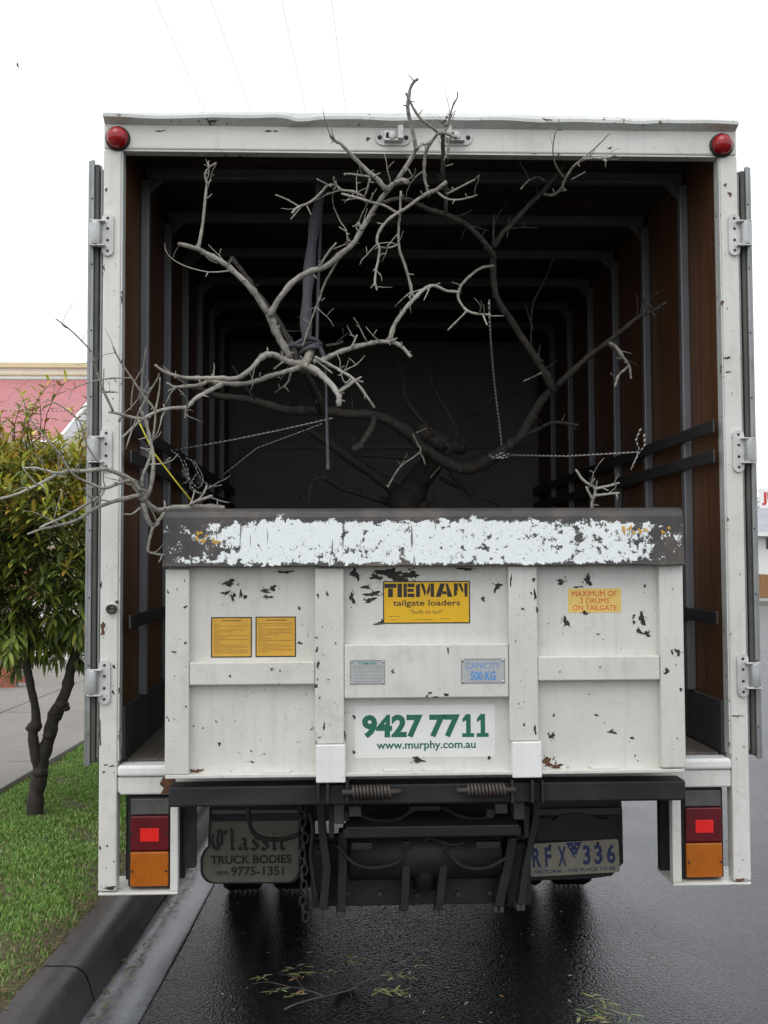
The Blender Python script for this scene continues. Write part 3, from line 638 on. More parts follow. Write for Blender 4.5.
stuff(g.build('paint_chips', tg))
g = MB()
for i, (x, y, w_, h_) in enumerate([(327, 594, 3, 5), (318, 596, 2, 6), (317, 650, 3, 6), (318, 664, 3, 8), (324, 727, 2, 11), (316, 686, 3, 5), (523, 609, 4, 3), (535, 595, 4, 10), (534, 580, 3, 6), (511, 580, 2, 14), (537, 610, 3, 6), (667, 671, 6, 5), (672, 652, 3, 5), (678, 652, 7, 6), (681, 690, 3, 6), (168, 592, 2, 5), (185, 607, 4, 3), (174, 652, 5, 2), (448, 651, 2, 7), (430, 693, 4, 3), (436, 697, 6, 2), (446, 695, 4, 4), (427, 696, 3, 3), (524, 725, 3, 3), (535, 730, 3, 10), (345, 735, 2, 9), (600, 667, 2, 2), (560, 672, 2, 2), (230, 676, 3, 2), (280, 671, 2, 2), (393, 670, 2, 2)]): blob(g, x, y, w_, h_, S_, 'chip_dark', 300+i)
for i in range(26):
    x, y = random.choice((random.uniform(166, 188), random.uniform(316, 343), random.uniform(510, 537), random.uniform(662, 684))), random.uniform(572, 740)
    q = random.uniform(.7, 1.9); blob(g, x, y, q, q*random.uniform(.8, 2), S_, 'chip_dark', 400+i)
stuff(g.build('paint_chips', tg))
g = MB(); blob(g, 547, 762, 12, 9, P_, 'chip_rust', 5); blob(g, 557, 767, 14, 5, P_, 'chip_rust', 6); blob(g, 196, 771, 12, 5, P_, 'chip_rust', 8); stuff(g.build('rust_stain', tg))

# ------------------------------------------------------------------ running gear and lift mechanism
a0, a1, z0, z1 = rect(170, 781.5, 683, 802, -.12)
MB().box(a0, a1, -.155, -.06, z0, z1, 'dark_steel').build('cross_beam', truck, .008)
lf = MB(); 
a0, a1, z0, z1 = rect(312, 842, 531, 905, .26); lf.box(a0, a1, .26, .275, z0, z1, 'dark_steel'); lf.box(a0, a1, .276, .34, z1-.05, z1+.02, 'black_steel')
lf = lf.build('lift_frame', truck, .004)
a0, a1, z0, z1 = rect(343, 823, 522, 839, .0)
MB().box(a0, a1, .02, .12, z0, z0+.035, 'dark_steel').build('step_bar', lf, .006)
MB().box(a0+.01, a1-.01, .015, .22, z0+.0355, z0+.043, 'dusty_steel').build('step_tread', lf, .002)
def bar(name, pts, w_, dep, mat, Y):           # flat bar following pixel points
    g = MB(); q = [at(px, py, Y) for px, py in pts]; vs, fs = [], []
    for p in q: vs += [(p.x-w_/2, Y, p.z), (p.x+w_/2, Y, p.z), (p.x+w_/2, Y+dep, p.z), (p.x-w_/2, Y+dep, p.z)]
    for i in range(len(q)-1):
        for j in range(4): fs.append((i*4+j, i*4+(j+1) % 4, (i+1)*4+(j+1) % 4, (i+1)*4+j))
    e = 4*(len(q)-1); fs += [(3, 2, 1, 0), (e, e+1, e+2, e+3)]
    g.add(vs, [tuple(reversed(f)) for f in fs], mat)
    p = q[-1]
    for sgn in (-1, 1): g.box(p.x+sgn*w_*.32-.008, p.x+sgn*w_*.32+.008, Y+.004, Y+dep-.004, p.z-.024, p.z-.0005, 'dusty_steel')
    return g.build(name, lf, .003)
bar('lift_arm', ((320.5, 790), (322, 830), (327, 870), (323, 910)), .030, .06, 'dark_steel', .10)
bar('lift_arm', ((343, 832), (342.5, 870), (341, 912)), .034, .07, 'dark_steel', .14)
bar('lift_arm', ((407, 841), (406, 875), (404, 911)), .030, .06, 'dark_steel', .14)
bar('lift_arm', ((446, 841), (443, 875), (439, 910)), .030, .06, 'dark_steel', .14)
bar('lift_arm', ((513, 838), (507, 872), (499, 907)), .036, .07, 'dark_steel', .14)
bar('lift_arm', ((537, 786), (536.5, 815), (530, 850), (526, 870), (521, 905)), .026, .06, 'dark_steel', .10)
for x0, x1, y0, y1 in ((334, 344, 789, 823), (513, 524, 788, 819)):
    a0, a1, z0, z1 = rect(x0, y0, x1, y1, -.04); MB().box(a0, a1, -.055, -.02, z0, z1, 'dusty_steel').build('lock_bracket', lf, .004)
for x0, x1, y0, y1 in ((349, 361, 806, 816), (495, 507, 803, 813)):
    a0, a1, z0, z1 = rect(x0, y0, x1, y1, -.04); g = MB(); g.box(a0, a1, -.05, -.01, z0, z1, 'dusty_steel'); g.box((a0+a1)/2-.006, (a0+a1)/2+.006, -.045, -.03, z1+.0005, z1+.035, 'dark_steel'); g.box(a0-.03, a0-.001, -.03, -.015, z0-.02, z0+.012, 'dark_steel'); g.build('lock_tongue', lf, .002)
for (x0, x1, yc, s) in ((352, 391, 793, 1), (467, 506, 791, -1)):
    p0, p1 = at(x0, yc, -.2), at(x1, yc, -.2); pts = []; n = 11*10
    for i in range(n+1):
        t = i/n; q = 2*math.pi*11*t; pts.append((p0.x+(p1.x-p0.x)*t, -.19+.021*math.cos(q), p0.z+.021*math.sin(q)))
    g = MB(); g.tube(pts, .0058, 'spring_steel', 6); g.tube([(p0.x-.035, -.19, p0.z), (p1.x+.035, -.19, p0.z)], .012, 'spring_steel', 10); g.build('spring', lf)
for x0, x1 in ((317, 319.5), (326, 329), (346, 348.5), (511, 513.5), (531, 534), (541.5, 543.5)):
    a0, a1, z0, z1 = rect(x0, 783, x1, 803, -.19); MB().box(a0, a1, -.195, -.156, z0, z1+.01, 'dark_steel').build('lug', lf, .002)
# lifting ram behind the step, and the dark plates beside it
g = MB(); p = at(425, 845, .2); q = at(424, 888, .2); g.tube([p, p+(q-p)*.1, p+(q-p)*.11, q], [.036, .036, .046, .044], 'black_steel', 16); g.build('ram', lf)
a0, a1, z0, z1 = rect(311, 842, 330, 906, .22); MB().box(a0, a1, .20, .255, z0, z1, 'dark_steel').build('side_plate', lf, .004)
a0, a1, z0, z1 = rect(506, 842, 530, 904, .22); MB().box(a0, a1, .20, .255, z0, z1, 'dark_steel').build('side_plate', lf, .004)
g = MB(); d0, d1 = at(350, 852, .24), at(498, 850, .24); g.tube([d0+Vector((-.004, 0, 0)), d0, d1, d1+Vector((.004, 0, 0))], [.02, .105, .105, .02], 'black_steel', 24); g.build('torsion_drum', lf)
for pts, Y, rr in (([(352, 806), (366, 818), (392, 821), (410, 812), (420, 804)], .10, .008), ([(440, 806), (462, 817), (486, 818), (500, 808)], .12, .008), ([(338, 845), (352, 862), (372, 868), (398, 862), (404, 848)], .11, .007), ([(446, 850), (462, 866), (486, 868), (506, 858)], .11, .007), ([(310, 812), (313, 830), (311, 855), (314, 880), (318, 900)], .16, .009), ([(424, 842), (430, 838), (452, 845), (466, 842)], .1, .006)):
    MB().tube(catmull([at(x, y, Y) for x, y in pts], 4), rr, 'rubber', 8).build('hydraulic_hose', lf)
for x, y in ((348, 898), (380, 899), (418, 900), (460, 899), (492, 898), (348, 850), (492, 850), (318, 852), (318, 892), (524, 852), (524, 890)):
    p = at(x, y, .19); MB().lathe([(0, -.012), (.010, -.012), (.011, 0)], (p.x, .258 if 330 < x < 506 else .198, p.z), 'y', 'dusty_steel', 6, False).build('bolt', lf)
for x0, x1, y0, y1, Y in ((352, 372, 843, 850, .05), (476, 500, 842, 849, .05), (329, 334, 806, 838, .06), (524, 529, 806, 838, .06), (410, 440, 806, 811, .05)):
    a0, a1, z0, z1 = rect(x0, y0, x1, y1, Y); MB().box(a0, a1, Y, Y+.03, z0, z1, 'dark_steel').build('bracket', lf, .003)
# hanging chain
ch = MB().box(*rect(301, 796, 306, 802, .0)[:2], -.02, .01, at(303, 803, 0).z, at(303, 797, 0).z, 'dark_steel').build('chain', truck)
top, bot = at(303.5, 803, -.01), at(304, 921, -.01); nl = 15
for i in range(nl):
    t0 = i/nl; c = top.lerp(bot, (i+.5)/nl); hl = (top-bot).length/nl*.66; pts = []
    c = c + Vector((.006*math.sin(i*1.9), 0, 0))
    for j in range(13):
        q = 2*math.pi*j/12; u = math.cos(q)*.011; v = math.sin(q)*hl
        pts.append((c.x+(u if i % 2 == 0 else u*.25), c.y+(u*.2 if i % 2 == 0 else u), c.z+v))
    MB().tube(pts, .0032, 'dark_steel', 6, cap=False).build('link', ch)
# mud flaps
def flap(poly, Y, mat, rim=None):
    g = MB(); q = [at(x, y, Y) for x, y in poly]; pl = [(p.x, p.z) for p in q]
    ar = sum(pl[i][0]*pl[(i+1) % len(pl)][1]-pl[(i+1) % len(pl)][0]*pl[i][1] for i in range(len(pl)))
    if ar < 0: pl.reverse()
    g.prism(pl, Y, Y+.012, mat); return g, pl
def arc(cx, cy, r, a_, b_, n=6): return [(cx+r*math.cos(math.radians(a_+(b_-a_)*i/n)), cy+r*math.sin(math.radians(a_+(b_-a_)*i/n))) for i in range(n+1)]
YF = .45
poly = [(301, 806), (301, 868)] + arc(288, 870, 13, 0, 90) + arc(214, 870, 13.5, 90, 180) + [(200.5, 858), (204, 850), (208, 846), (209.5, 806)]
g, pl = flap(poly, YF, 'flap_rubber'); n = len(pl)
cxm = sum(p[0] for p in pl)/n; czm = sum(p[1] for p in pl)/n
vs = [(x, YF-.004, z) for x, z in pl]+[(cxm+(x-cxm)*.955, YF-.004, czm+(z-czm)*.94) for x, z in pl]+[(x, YF+.001, z) for x, z in pl]+[(cxm+(x-cxm)*.95, YF+.001, czm+(z-czm)*.93) for x, z in pl]
fs = []
for i in range(n):
    j = (i+1) % n; fs += [(i, j, n+j, n+i), (2*n+i, 2*n+j, j, i), (n+i, n+j, 3*n+j, 3*n+i)]
g.add(vs, fs, 'rubber')
def R2(px, py): p = at(px, py, YF-.003); return p.x, p.z
def ftext(g, t, x0, y0, x1, y1, Y, mat, bold): 
    a0, a1, z0, z1 = rect(x0, y0, x1, y1, Y); g.text(t, a0, a1, z0, z1, Y, mat, bold)
ftext(g, 'TRUCK BODIES', 210.5, 855, 291.5, 863.7, YF-.003, 'flap_letters', .03); ftext(g, '(03)', 217, 871, 229, 875.5, YF-.003, 'flap_letters', .02); ftext(g, '9775-1351', 231, 866.5, 284, 875.5, YF-.003, 'flap_letters', .02)
# blackletter word drawn with a slanted broad nib
def nib(g, strokes, ox, oy, sx, sy, Y, mat, w_=.16, ang=40):
    dx, dy = w_*math.cos(math.radians(ang)), w_*math.sin(math.radians(ang)); k_ = 0
    for st in strokes:
        for (a, b) in zip(st[:-1], st[1:]):
            k_ += 1
            q = [(a[0]-dx, a[1]-dy), (b[0]-dx, b[1]-dy), (b[0]+dx, b[1]+dy), (a[0]+dx, a[1]+dy)]
            p3 = [at(ox+x*sx, oy-y*sy, Y-.00005*k_) for x, y in q]
            ar = sum(p3[i].x*p3[(i+1) % 4].z-p3[(i+1) % 4].x*p3[i].z for i in range(4))
            if ar < 0: p3.reverse()
            g.add(p3, [(0, 1, 2, 3)], mat)
C_ = [[(1.0, 1.75), (.62, 1.95), (.25, 1.55), (.15, .9), (.3, .3), (.7, .05), (1.15, .35)], [(.72, 1.8), (.62, 1.0), (.75, .25)], [(.75, 1.9), (1.0, 1.6), (1.3, 1.9), (1.35, 1.55)], [(1.0, 1.6), (1.0, .5)]]
l_ = [[(.2, 2.0), (.35, 1.8), (.35, .25), (.5, .05), (.65, .2)]]
a_ = [[(.15, 1.0), (.45, 1.2), (.65, .95), (.65, .2), (.82, .05), (.95, .2)], [(.65, .65), (.3, .55), (.15, .25), (.35, .05), (.65, .3)]]
s_ = [[(.7, 1.15), (.45, 1.25), (.2, 1.0), (.35, .75), (.6, .5), (.65, .2), (.4, .03), (.12, .25)], [(.7, 1.15), (.75, .95)]]
i_ = [[(.1, 1.1), (.28, 1.2), (.28, .2), (.42, .05), (.58, .2)], [(.25, 1.65), (.33, 1.6)]]
c_ = [[(.7, 1.0), (.45, 1.22), (.2, .95), (.2, .3), (.42, .05), (.7, .25)]]
x = 210.5
for gl, adv in ((C_, 1.55), (l_, .85), (a_, 1.1), (s_, .9), (s_, .9), (i_, .72), (c_, .8)):
    nib(g, gl, x, 850.5, 11.4, 10.6, YF-.003, 'flap_letters', .17); x += adv*11.4
lflap = g.build('mud_flap', truck)
a0, a1, z0, z1 = rect(209, 814, 301, 821, YF-.01); MB().box(a0, a1, YF-.012, YF-.0045, z0, z1, 'dark_steel').build('clamp_bar', lflap, .002)
a0, a1, z0, z1 = rect(205, 796, 303, 806, YF-.01); MB().box(a0, a1, YF-.01, YF+.03, z0, z1+.03, 'black_steel').build('flap_bracket', lflap, .003)
# looped hose in front of the flap
g = MB(); g.tube(catmull([at(249, 797, .3), at(249, 820, .3), at(254, 833, .3), at(266, 839, .3), at(284, 839, .3), at(300, 834, .25)], 4), .009, 'rubber', 8); g.build('air_hose', truck)
poly = [(621, 795), (622.5, 812), (623.5, 863), (612, 876), (590, 879), (528, 881), (527, 795)]
g, pl = flap(poly, YF, 'rubber'); rflap = g.build('mud_flap', truck, .003)
a0, a1, z0, z1 = rect(534, 808, 620, 815, YF-.01); MB().box(a0, a1, YF-.016, YF-.0005, z0, z1, 'dusty_steel').build('clamp_bar', rflap, .003)
a0, a1, z0, z1 = rect(530, 796, 619, 807, YF-.01); MB().box(a0, a1, YF-.008, YF+.03, z0, z1+.02, 'dark_steel').build('flap_bracket', rflap, .003)
g = MB(); ptx = [(536, 819), (546, 817), (553, 820), (560, 815), (572, 813), (588, 814), (596, 818), (608, 819), (609, 815), (616, 815), (616, 840), (536, 841)]
q = [at(x, y, YF-.02) for x, y in ptx]; pl = [(p.x, p.z) for p in q]; pl.reverse(); g.prism(pl, YF-.024, YF-.016, 'black_steel'); g.build('lamp_bracket', rflap, .002)
# number plate, sagging a little to the left
YN = YF-.026
def NP(px, py): p = at(px, py, YN); return p.x, p.z
ctr = at(574.5, 858, YN); rot = math.radians(2.2); PW, PH = .372, .134
def pl_(u, v): return (ctr.x+u*math.cos(rot)-v*math.sin(rot), ctr.z+u*math.sin(rot)+v*math.cos(rot))
g = MB(); cor = []
for (cu, cv, a0) in ((PW/2-.012, PH/2-.012, 0), (-PW/2+.012, PH/2-.012, 90), (-PW/2+.012, -PH/2+.012, 180), (PW/2-.012, -PH/2+.012, 270)):
    for i in range(4): t = math.radians(a0+30*i); cor.append(pl_(cu+.012*math.cos(t), cv+.012*math.sin(t)))
g.prism(cor, YN, YN+.002, 'plate_cream')
def ptext(t, u0, u1, v0, v1, mat, bold):
    (vs, fs, p0, p1, q0, q1) = text_mesh(t, bold)
    o = []
    for (x, y) in vs: a, c = pl_(u0+(x-p0)/(p1-p0)*(u1-u0), v0+(y-q0)/(q1-q0)*(v1-v0)); o.append((a, YN-.0012, c))
    g.add(o, fs, mat)
for t, px0, px1 in (('R', 532.5, 541), ('F', 545, 551.5), ('X', 558, 566.5), ('3', 583, 590.5), ('3', 594.5, 602.5), ('6', 607, 615.5)):
    ptext(t, (px0-574.5)*mpp(YN), (px1-574.5)*mpp(YN), -.030, .050, 'ink_navy', .028)
ptext('VICTORIA - THE PLACE TO BE', -.168, .168, -.056, -.042, 'ink_navy', .02)
tri = [pl_(-.034, .064), pl_(.0, -.002), pl_(.034, .064)]; g.add([(x, YN-.0012, z) for x, z in tri], [(0, 1, 2)], 'ink_navy')
for u, v in ((-.014, .046), (.012, .046), (0, .03), (.002, .012), (-.001, .056)): x, z = pl_(u, v); g.lathe([(0, YN-.0018), (.004, YN-.0018)], (x, 0, z), 'y', 'plate_cream', 6)
for u in (-.1, .1): x, z = pl_(u, .055); g.lathe([(0, YN-.004), (.006, YN-.003), (.006, YN)], (x, 0, z), 'y', 'dark_steel', 8)
g.build('number_plate', truck)
# wheels: dual rears, single fronts further forward
def wheel(cx, cy, w_, r, s):
    g = MB(); h = w_/2
    pr = [(r*.55, -h*.9), (r*.72, -h), (r*.9, -h*.98), (r*.975, -h*.82), (r, -h*.6)]
    for i in range(-2, 3): pr += [(r, i*h*.24-.012), (r-.005, i*h*.24-.008), (r-.005, i*h*.24+.008), (r, i*h*.24+.012)]
    pr += [(r, h*.6), (r*.975, h*.82), (r*.9, h*.98), (r*.72, h), (r*.55, h*.9)]
    g.lathe(pr, (cx, cy, r), 'x', 'tyre', 40, True); ty = g.build('wheel', truck)
    g = MB(); g.lathe([(0, s*h*.2), (r*.2, s*h*.25), (r*.3, s*h*.1), (r*.5, s*h*.5), (r*.555, s*h*.9), (r*.555, -s*h*.9), (r*.4, -s*h*.5), (0, -s*h*.4)], (cx, cy, r), 'x', 'dusty_steel', 24); g.build('rim', ty)
for s in (-1, 1):
    wheel(s*.80, 1.38, .20, .375, s); wheel(s*.56, 1.38, .20, .375, s); wheel(s*.80, 4.55, .21, .375, s)
g = MB(); g.tube([(-.5, 1.38, .375), (-.16, 1.38, .375), (-.1, 1.38, .375), (.1, 1.38, .375), (.16, 1.38, .375), (.5, 1.38, .375)], [.05, .06, .15, .15, .06, .05], 'black_steel', 16); g.build('rear_axle', truck)
g = MB(); g.tube([(-.8, 4.55, .375), (.8, 4.55, .375)], .045, 'black_steel', 10); g.build('front_axle', truck)
for s in (-1, 1):
    MB().box(s*.36, s*.42, .35, 5.2, .58, .765, 'black_steel').build('chassis_rail', truck, .006)
MB().box(-1.0, 1.0, 2.3, 2.36, .34, .765, 'black_steel').build('added_shade_panel', truck, .004)  # unseen panel added to hide the cab back and darken the underside
MB().box(-.70, .70, .62, .66, .50, .765, 'black_steel').build('tow_member', truck, .004)
for y in (.5, 1.6, 2.6, 3.6): MB().box(-.359, .359, y, y+.07, .62, .74, 'black_steel').build('chassis_cross_member', truck, .004)
for y in (.35, .95, 1.55, 2.15, 2.75, 3.35): MB().box(-1.14, 1.14, y, y+.05, .7655, .7895, 'black_steel').build('floor_bearer', truck)
# cab ahead of the body
g = MB(); cabp = [(3.98, .55), (5.55, .55), (5.62, .75), (5.60, 1.35), (5.30, 2.15), (5.15, 2.25), (4.05, 2.25), (3.98, 2.15)]
n = len(cabp); vs = [(-1.0, y, z) for y, z in cabp]+[(1.0, y, z) for y, z in cabp]
g.add(vs, [tuple(range(n)), tuple(reversed(range(n, 2*n)))]+[(i, n+i, n+(i+1) % n, (i+1) % n) for i in range(n)], 'white_paint'); cab = g.build('cab', truck, .05, 3)
for s in (-1, 1):
    MB().add([(s*1.003, 4.25, 1.4), (s*1.003, 5.3, 1.4), (s*1.003, 5.1, 2.05), (s*1.003, 4.25, 2.05)], [(0, 1, 2, 3) if s > 0 else (3, 2, 1, 0)], 'glass_dark').build('side_window', cab)
MB().box(-.4, .4, 4.0, 4.2, .45, .9, 'black_steel').build('gearbox', cab, .03)

# ================================================================== BARE TREE LOADED IN THE TRUCK
def limb_mesh(pts, Y0, Y1, r0, r1, mat, spurs=0, seed=0, jag=False, sub=4):
    r = random.Random(seed); n = len(pts); q = []
    for i, p in enumerate(pts):
        Y = p[2] if len(p) > 2 else Y0+(Y1-Y0)*i/max(1, n-1)
        q.append(at(p[0], p[1], Y))
    c = catmull(q, sub); N_ = len(c); rad = []
    base = r0 if r0 > 0 else 1
    for i, p in enumerate(c):
        t = i/(N_-1); rr = .79*(r0+(r1-r0)*t)*mpp(p.y); rad.append(rr*(1+r.uniform(-.10, .12)+(.28 if r.random() < .09 else 0)))
    k_ = max(.001, min(rad)*.35)
    for i in range(1, N_-1): c[i] = c[i]+Vector((r.uniform(-1, 1), r.uniform(-1, 1), r.uniform(-1, 1)))*k_*.5
    g = MB(); g.tube([c[0]]+c+[c[-1]+(c[-1]-c[-2])*.25], [rad[0]*.6]+rad+[rad[-1]*.45], mat, 9 if r0 > 2.5 else 6)
    for _ in range((spurs+1)//2 if r0 < 4.2 else 1):          # fine side twigs
        if N_ < 6: break
        i = r.randrange(N_//4, N_-1); d = (c[i+1]-c[i-1]).normalized(); sd_ = Vector((r.uniform(-1, 1), r.uniform(-.6, .4), r.uniform(-.5, 1))); sd_ = (sd_-d*sd_.dot(d)*.7+d*.5).normalized(); ln = r.uniform(.05, .15); q = [c[i]]
        for j in range(4): sd_ = (sd_+Vector((r.uniform(-.35, .35), r.uniform(-.3, .3), r.uniform(-.25, .4)))).normalized(); q.append(q[-1]+sd_*ln/4)
        if q[-1].z > 3.38: continue
        r_0 = min(rad[i]*.5, .0032); g.tube(q, [r_0, r_0*.85, r_0*.7, r_0*.55, r_0*.35], mat, 5)
        if ln > .09: e = q[2]+Vector((r.uniform(-.03, .03), r.uniform(-.02, .02), r.uniform(.0, .035))); g.tube([q[2], q[2].lerp(e, .5)+Vector((0, 0, .004)), e], [r_0*.6, r_0*.5, r_0*.35], mat, 5)
    for _ in range(spurs):
        i = r.randrange(1, N_-1); d = (c[i+1]-c[i-1]).normalized(); sdir = Vector((r.uniform(-1, 1), r.uniform(-1, .3), r.uniform(-.8, 1)))
        sdir = (sdir-d*sdir.dot(d)*.6).normalized(); ln = r.uniform(.012, .04)
        e = c[i]+sdir*ln; g.tube([c[i], c[i].lerp(e, .5)+Vector((0, 0, r.uniform(-.006, .006))), e], [max(.003, rad[i]*.4), max(.0025, rad[i]*.3), .0018], mat, 5)
        g.lathe([(0, -rad[i]*.4), (rad[i]*.5, 0), (0, rad[i]*.4)], c[i]+sdir*rad[i]*.8, 'z', mat, 6)
    return g
def build_branches(root, spec, pale='pale_bark', dark='dark_shaded_bark'):
    for i, s in enumerate(spec):
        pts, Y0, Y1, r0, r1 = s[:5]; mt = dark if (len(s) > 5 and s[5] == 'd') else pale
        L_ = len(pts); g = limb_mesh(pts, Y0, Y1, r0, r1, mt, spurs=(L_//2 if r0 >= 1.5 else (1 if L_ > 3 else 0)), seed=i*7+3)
        adopt(g.build('limb' if r0 >= 2.4 else 'twig'), root)
tree = thing('bare_tree', 'large leafless grey tree lying inside the truck with forked limbs sticking out the back', 'tree', (.1, 1.6, ZF))
T = []
# pale limbs nearest the opening
T += [([(290, 359), (287, 352), (280, 340), (272, 322), (268, 314)], .10, .06, 4.8, 4.3),
 ([(268, 314), (258, 298), (248, 285), (232, 270), (222, 262), (205, 253), (197, 249), (179, 244)], .06, -.10, 4.0, 2.6),
 ([(198, 251), (203, 222), (206, 192), (207, 183), (205, 174), (210, 167), (216, 163)], -.07, -.12, 2.2, 1.0), ([(210, 167), (208, 163), (209, 161)], -.12, -.12, 1.0, .7), ([(208, 184), (211, 180)], -.1, -.1, 1.2, .8),
 ([(230, 271), (208, 272), (185, 266), (170, 257), (165, 248), (165, 243)], .1, .2, .9, .6),
 ([(270, 316), (276, 304), (291, 284), (307, 273), (326, 266), (342, 253), (353, 244), (362, 229), (375, 207), (386, 193), (393, 185), (406, 181)], .05, -.08, 4.0, 3.0),
 ([(396, 183), (403, 180), (408, 183)], -.08, -.1, 3.2, 2.6),
 ([(387, 191), (377, 179), (367.6, 171), (353, 157), (342, 145), (334, 140), (330, 135)], -.07, -.16, 3.0, 1.7),
 ([(370, 177), (365, 176), (357, 175), (350, 174), (344, 174)], -.1, -.12, 1.5, 1.1), ([(370, 178), (367, 190), (364, 198)], -.1, -.06, 1.6, 1.2), ([(373, 177), (380, 173)], -.1, -.12, 1.2, .8),
 ([(397, 181), (406, 167), (415, 151), (415.5, 146), (412, 128), (408, 108), (410, 90), (414, 82), (418, 79)], -.08, -.20, 3.0, 1.9),
 ([(416, 147), (420, 146), (424, 144)], -.13, -.15, 1.6, .9), ([(408, 106), (403, 105)], -.17, -.18, 1.2, .8), ([(424, 144), (427, 152)], -.14, -.12, .8, .7),
 ([(406, 93), (411, 104), (420, 118), (430, 126), (438, 132), (443, 135)], -.2, -.12, 1.6, 2.4),
 ([(443, 133), (449, 119), (453, 106), (457.5, 97), (457, 92)], -.12, -.2, 1.5, .7),
 ([(443, 134), (443, 158), (443, 176), (446, 189), (446, 212)], -.12, .10, 2.6, 2.4, 'd'),
 ([(456, 138), (448, 134), (439, 133), (432, 141), (426, 152), (424, 167), (425, 180), (428, 192)], -.15, -.06, 2.4, 2.0),
 ([(449, 138), (448, 148), (444, 160)], -.14, -.13, 1.7, 1.1),
 ([(446, 182), (436, 190), (428, 193), (417, 200), (405, 209), (396, 214), (386, 222), (378.5, 233), (377, 242), (379.5, 248), (378.5, 259), (376, 270), (375, 283), (377, 290)], -.05, -.15, 2.6, 1.2),
 ([(379, 247), (388, 248), (398, 245)], -.12, -.10, 1.5, 1.2), ([(376, 268), (373, 271)], -.15, -.15, .8, .6), ([(375, 283), (371, 288)], -.15, -.15, .9, .6),
 ([(436, 191), (445, 198), (456, 200), (468, 198), (477, 195)], -.05, -.10, 1.6, 1.0), ([(447, 194), (461, 187), (474, 180)], -.02, -.06, 1.5, 1.0), ([(446, 166), (453, 164)], -.05, -.06, .9, .6),
 ([(401, 191), (400, 213), (398.6, 228), (399.5, 249), (405, 266), (409.6, 282), (413, 296)], -.09, -.02, 1.6, 1.9),
 ([(400, 215), (389, 208), (382, 205), (371, 202), (358, 198), (342, 194)], -.09, -.10, 1.7, 1.6),
 ([(364, 197), (355, 192), (342, 190), (335, 185), (327, 186), (320, 194), (309, 203), (298, 207), (292, 213)], -.08, -.12, 1.8, 1.5),
 ([(298, 206), (288, 200), (276, 195)], -.11, -.14, 1.1, .9), ([(302, 206), (291, 219)], -.11, -.12, 1.0, .9), ([(307, 206), (311, 215)], -.11, -.11, 1.0, .7), ([(328, 185), (317, 179)], -.1, -.12, 1.1, .9), ([(336, 185), (336, 181)], -.1, -.1, 1.2, .9),
 ([(353, 244), (349, 240)], -.02, -.03, 1.2, .8), ([(348, 243), (346, 230), (340, 221), (334, 208)], -.02, -.06, 1.3, .7), ([(345, 231), (339, 227)], -.04, -.05, .8, .7),
 ([(319, 267), (328, 253), (336, 243)], .0, -.03, 1.7, 1.4), ([(339, 258), (332, 270), (324, 285), (318, 303), (312, 318), (303, 345)], .0, .08, 1.7, 1.3), ([(321, 301), (325, 298)], .05, .04, .9, .6), ([(362, 230), (358, 222)], -.04, -.05, 2.0, 1.6)]
# limbs further in, most with shade painted into the bark
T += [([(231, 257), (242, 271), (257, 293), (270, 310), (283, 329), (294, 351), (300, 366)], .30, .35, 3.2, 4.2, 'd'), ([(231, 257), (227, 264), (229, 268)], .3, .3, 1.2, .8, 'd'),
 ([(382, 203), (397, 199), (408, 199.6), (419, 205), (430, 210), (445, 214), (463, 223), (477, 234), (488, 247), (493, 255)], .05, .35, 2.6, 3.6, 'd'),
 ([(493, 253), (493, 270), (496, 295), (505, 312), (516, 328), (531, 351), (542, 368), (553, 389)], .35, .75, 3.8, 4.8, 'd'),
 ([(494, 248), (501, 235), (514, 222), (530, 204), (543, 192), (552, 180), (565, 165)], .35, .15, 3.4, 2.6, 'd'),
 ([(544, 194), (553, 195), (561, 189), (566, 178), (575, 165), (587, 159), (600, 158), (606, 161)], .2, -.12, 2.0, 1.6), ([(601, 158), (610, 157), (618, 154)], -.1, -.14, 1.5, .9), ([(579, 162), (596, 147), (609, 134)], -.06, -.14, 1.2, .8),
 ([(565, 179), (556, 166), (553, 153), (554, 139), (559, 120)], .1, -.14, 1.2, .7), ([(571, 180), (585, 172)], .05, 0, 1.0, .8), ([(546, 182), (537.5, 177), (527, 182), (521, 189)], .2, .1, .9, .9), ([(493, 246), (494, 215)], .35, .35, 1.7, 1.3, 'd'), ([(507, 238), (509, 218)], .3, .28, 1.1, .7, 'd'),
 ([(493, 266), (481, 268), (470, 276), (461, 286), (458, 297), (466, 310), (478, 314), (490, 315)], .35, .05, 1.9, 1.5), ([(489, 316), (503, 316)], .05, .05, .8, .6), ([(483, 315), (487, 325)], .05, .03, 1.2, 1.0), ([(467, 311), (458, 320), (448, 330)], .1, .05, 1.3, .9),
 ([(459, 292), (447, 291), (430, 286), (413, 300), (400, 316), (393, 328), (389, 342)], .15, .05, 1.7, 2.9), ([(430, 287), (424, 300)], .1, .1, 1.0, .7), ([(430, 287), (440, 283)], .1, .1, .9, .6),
 ([(411, 357), (405, 350), (399, 345), (391, 342), (380, 342), (368, 344), (352, 348), (337, 353), (325, 359), (314, 362)], .0, .08, 2.2, 3.6), ([(352, 347), (357, 335)], .04, .03, 1.7, 1.2), ([(390, 342), (397, 338)], .02, .0, 1.5, 1.0)]
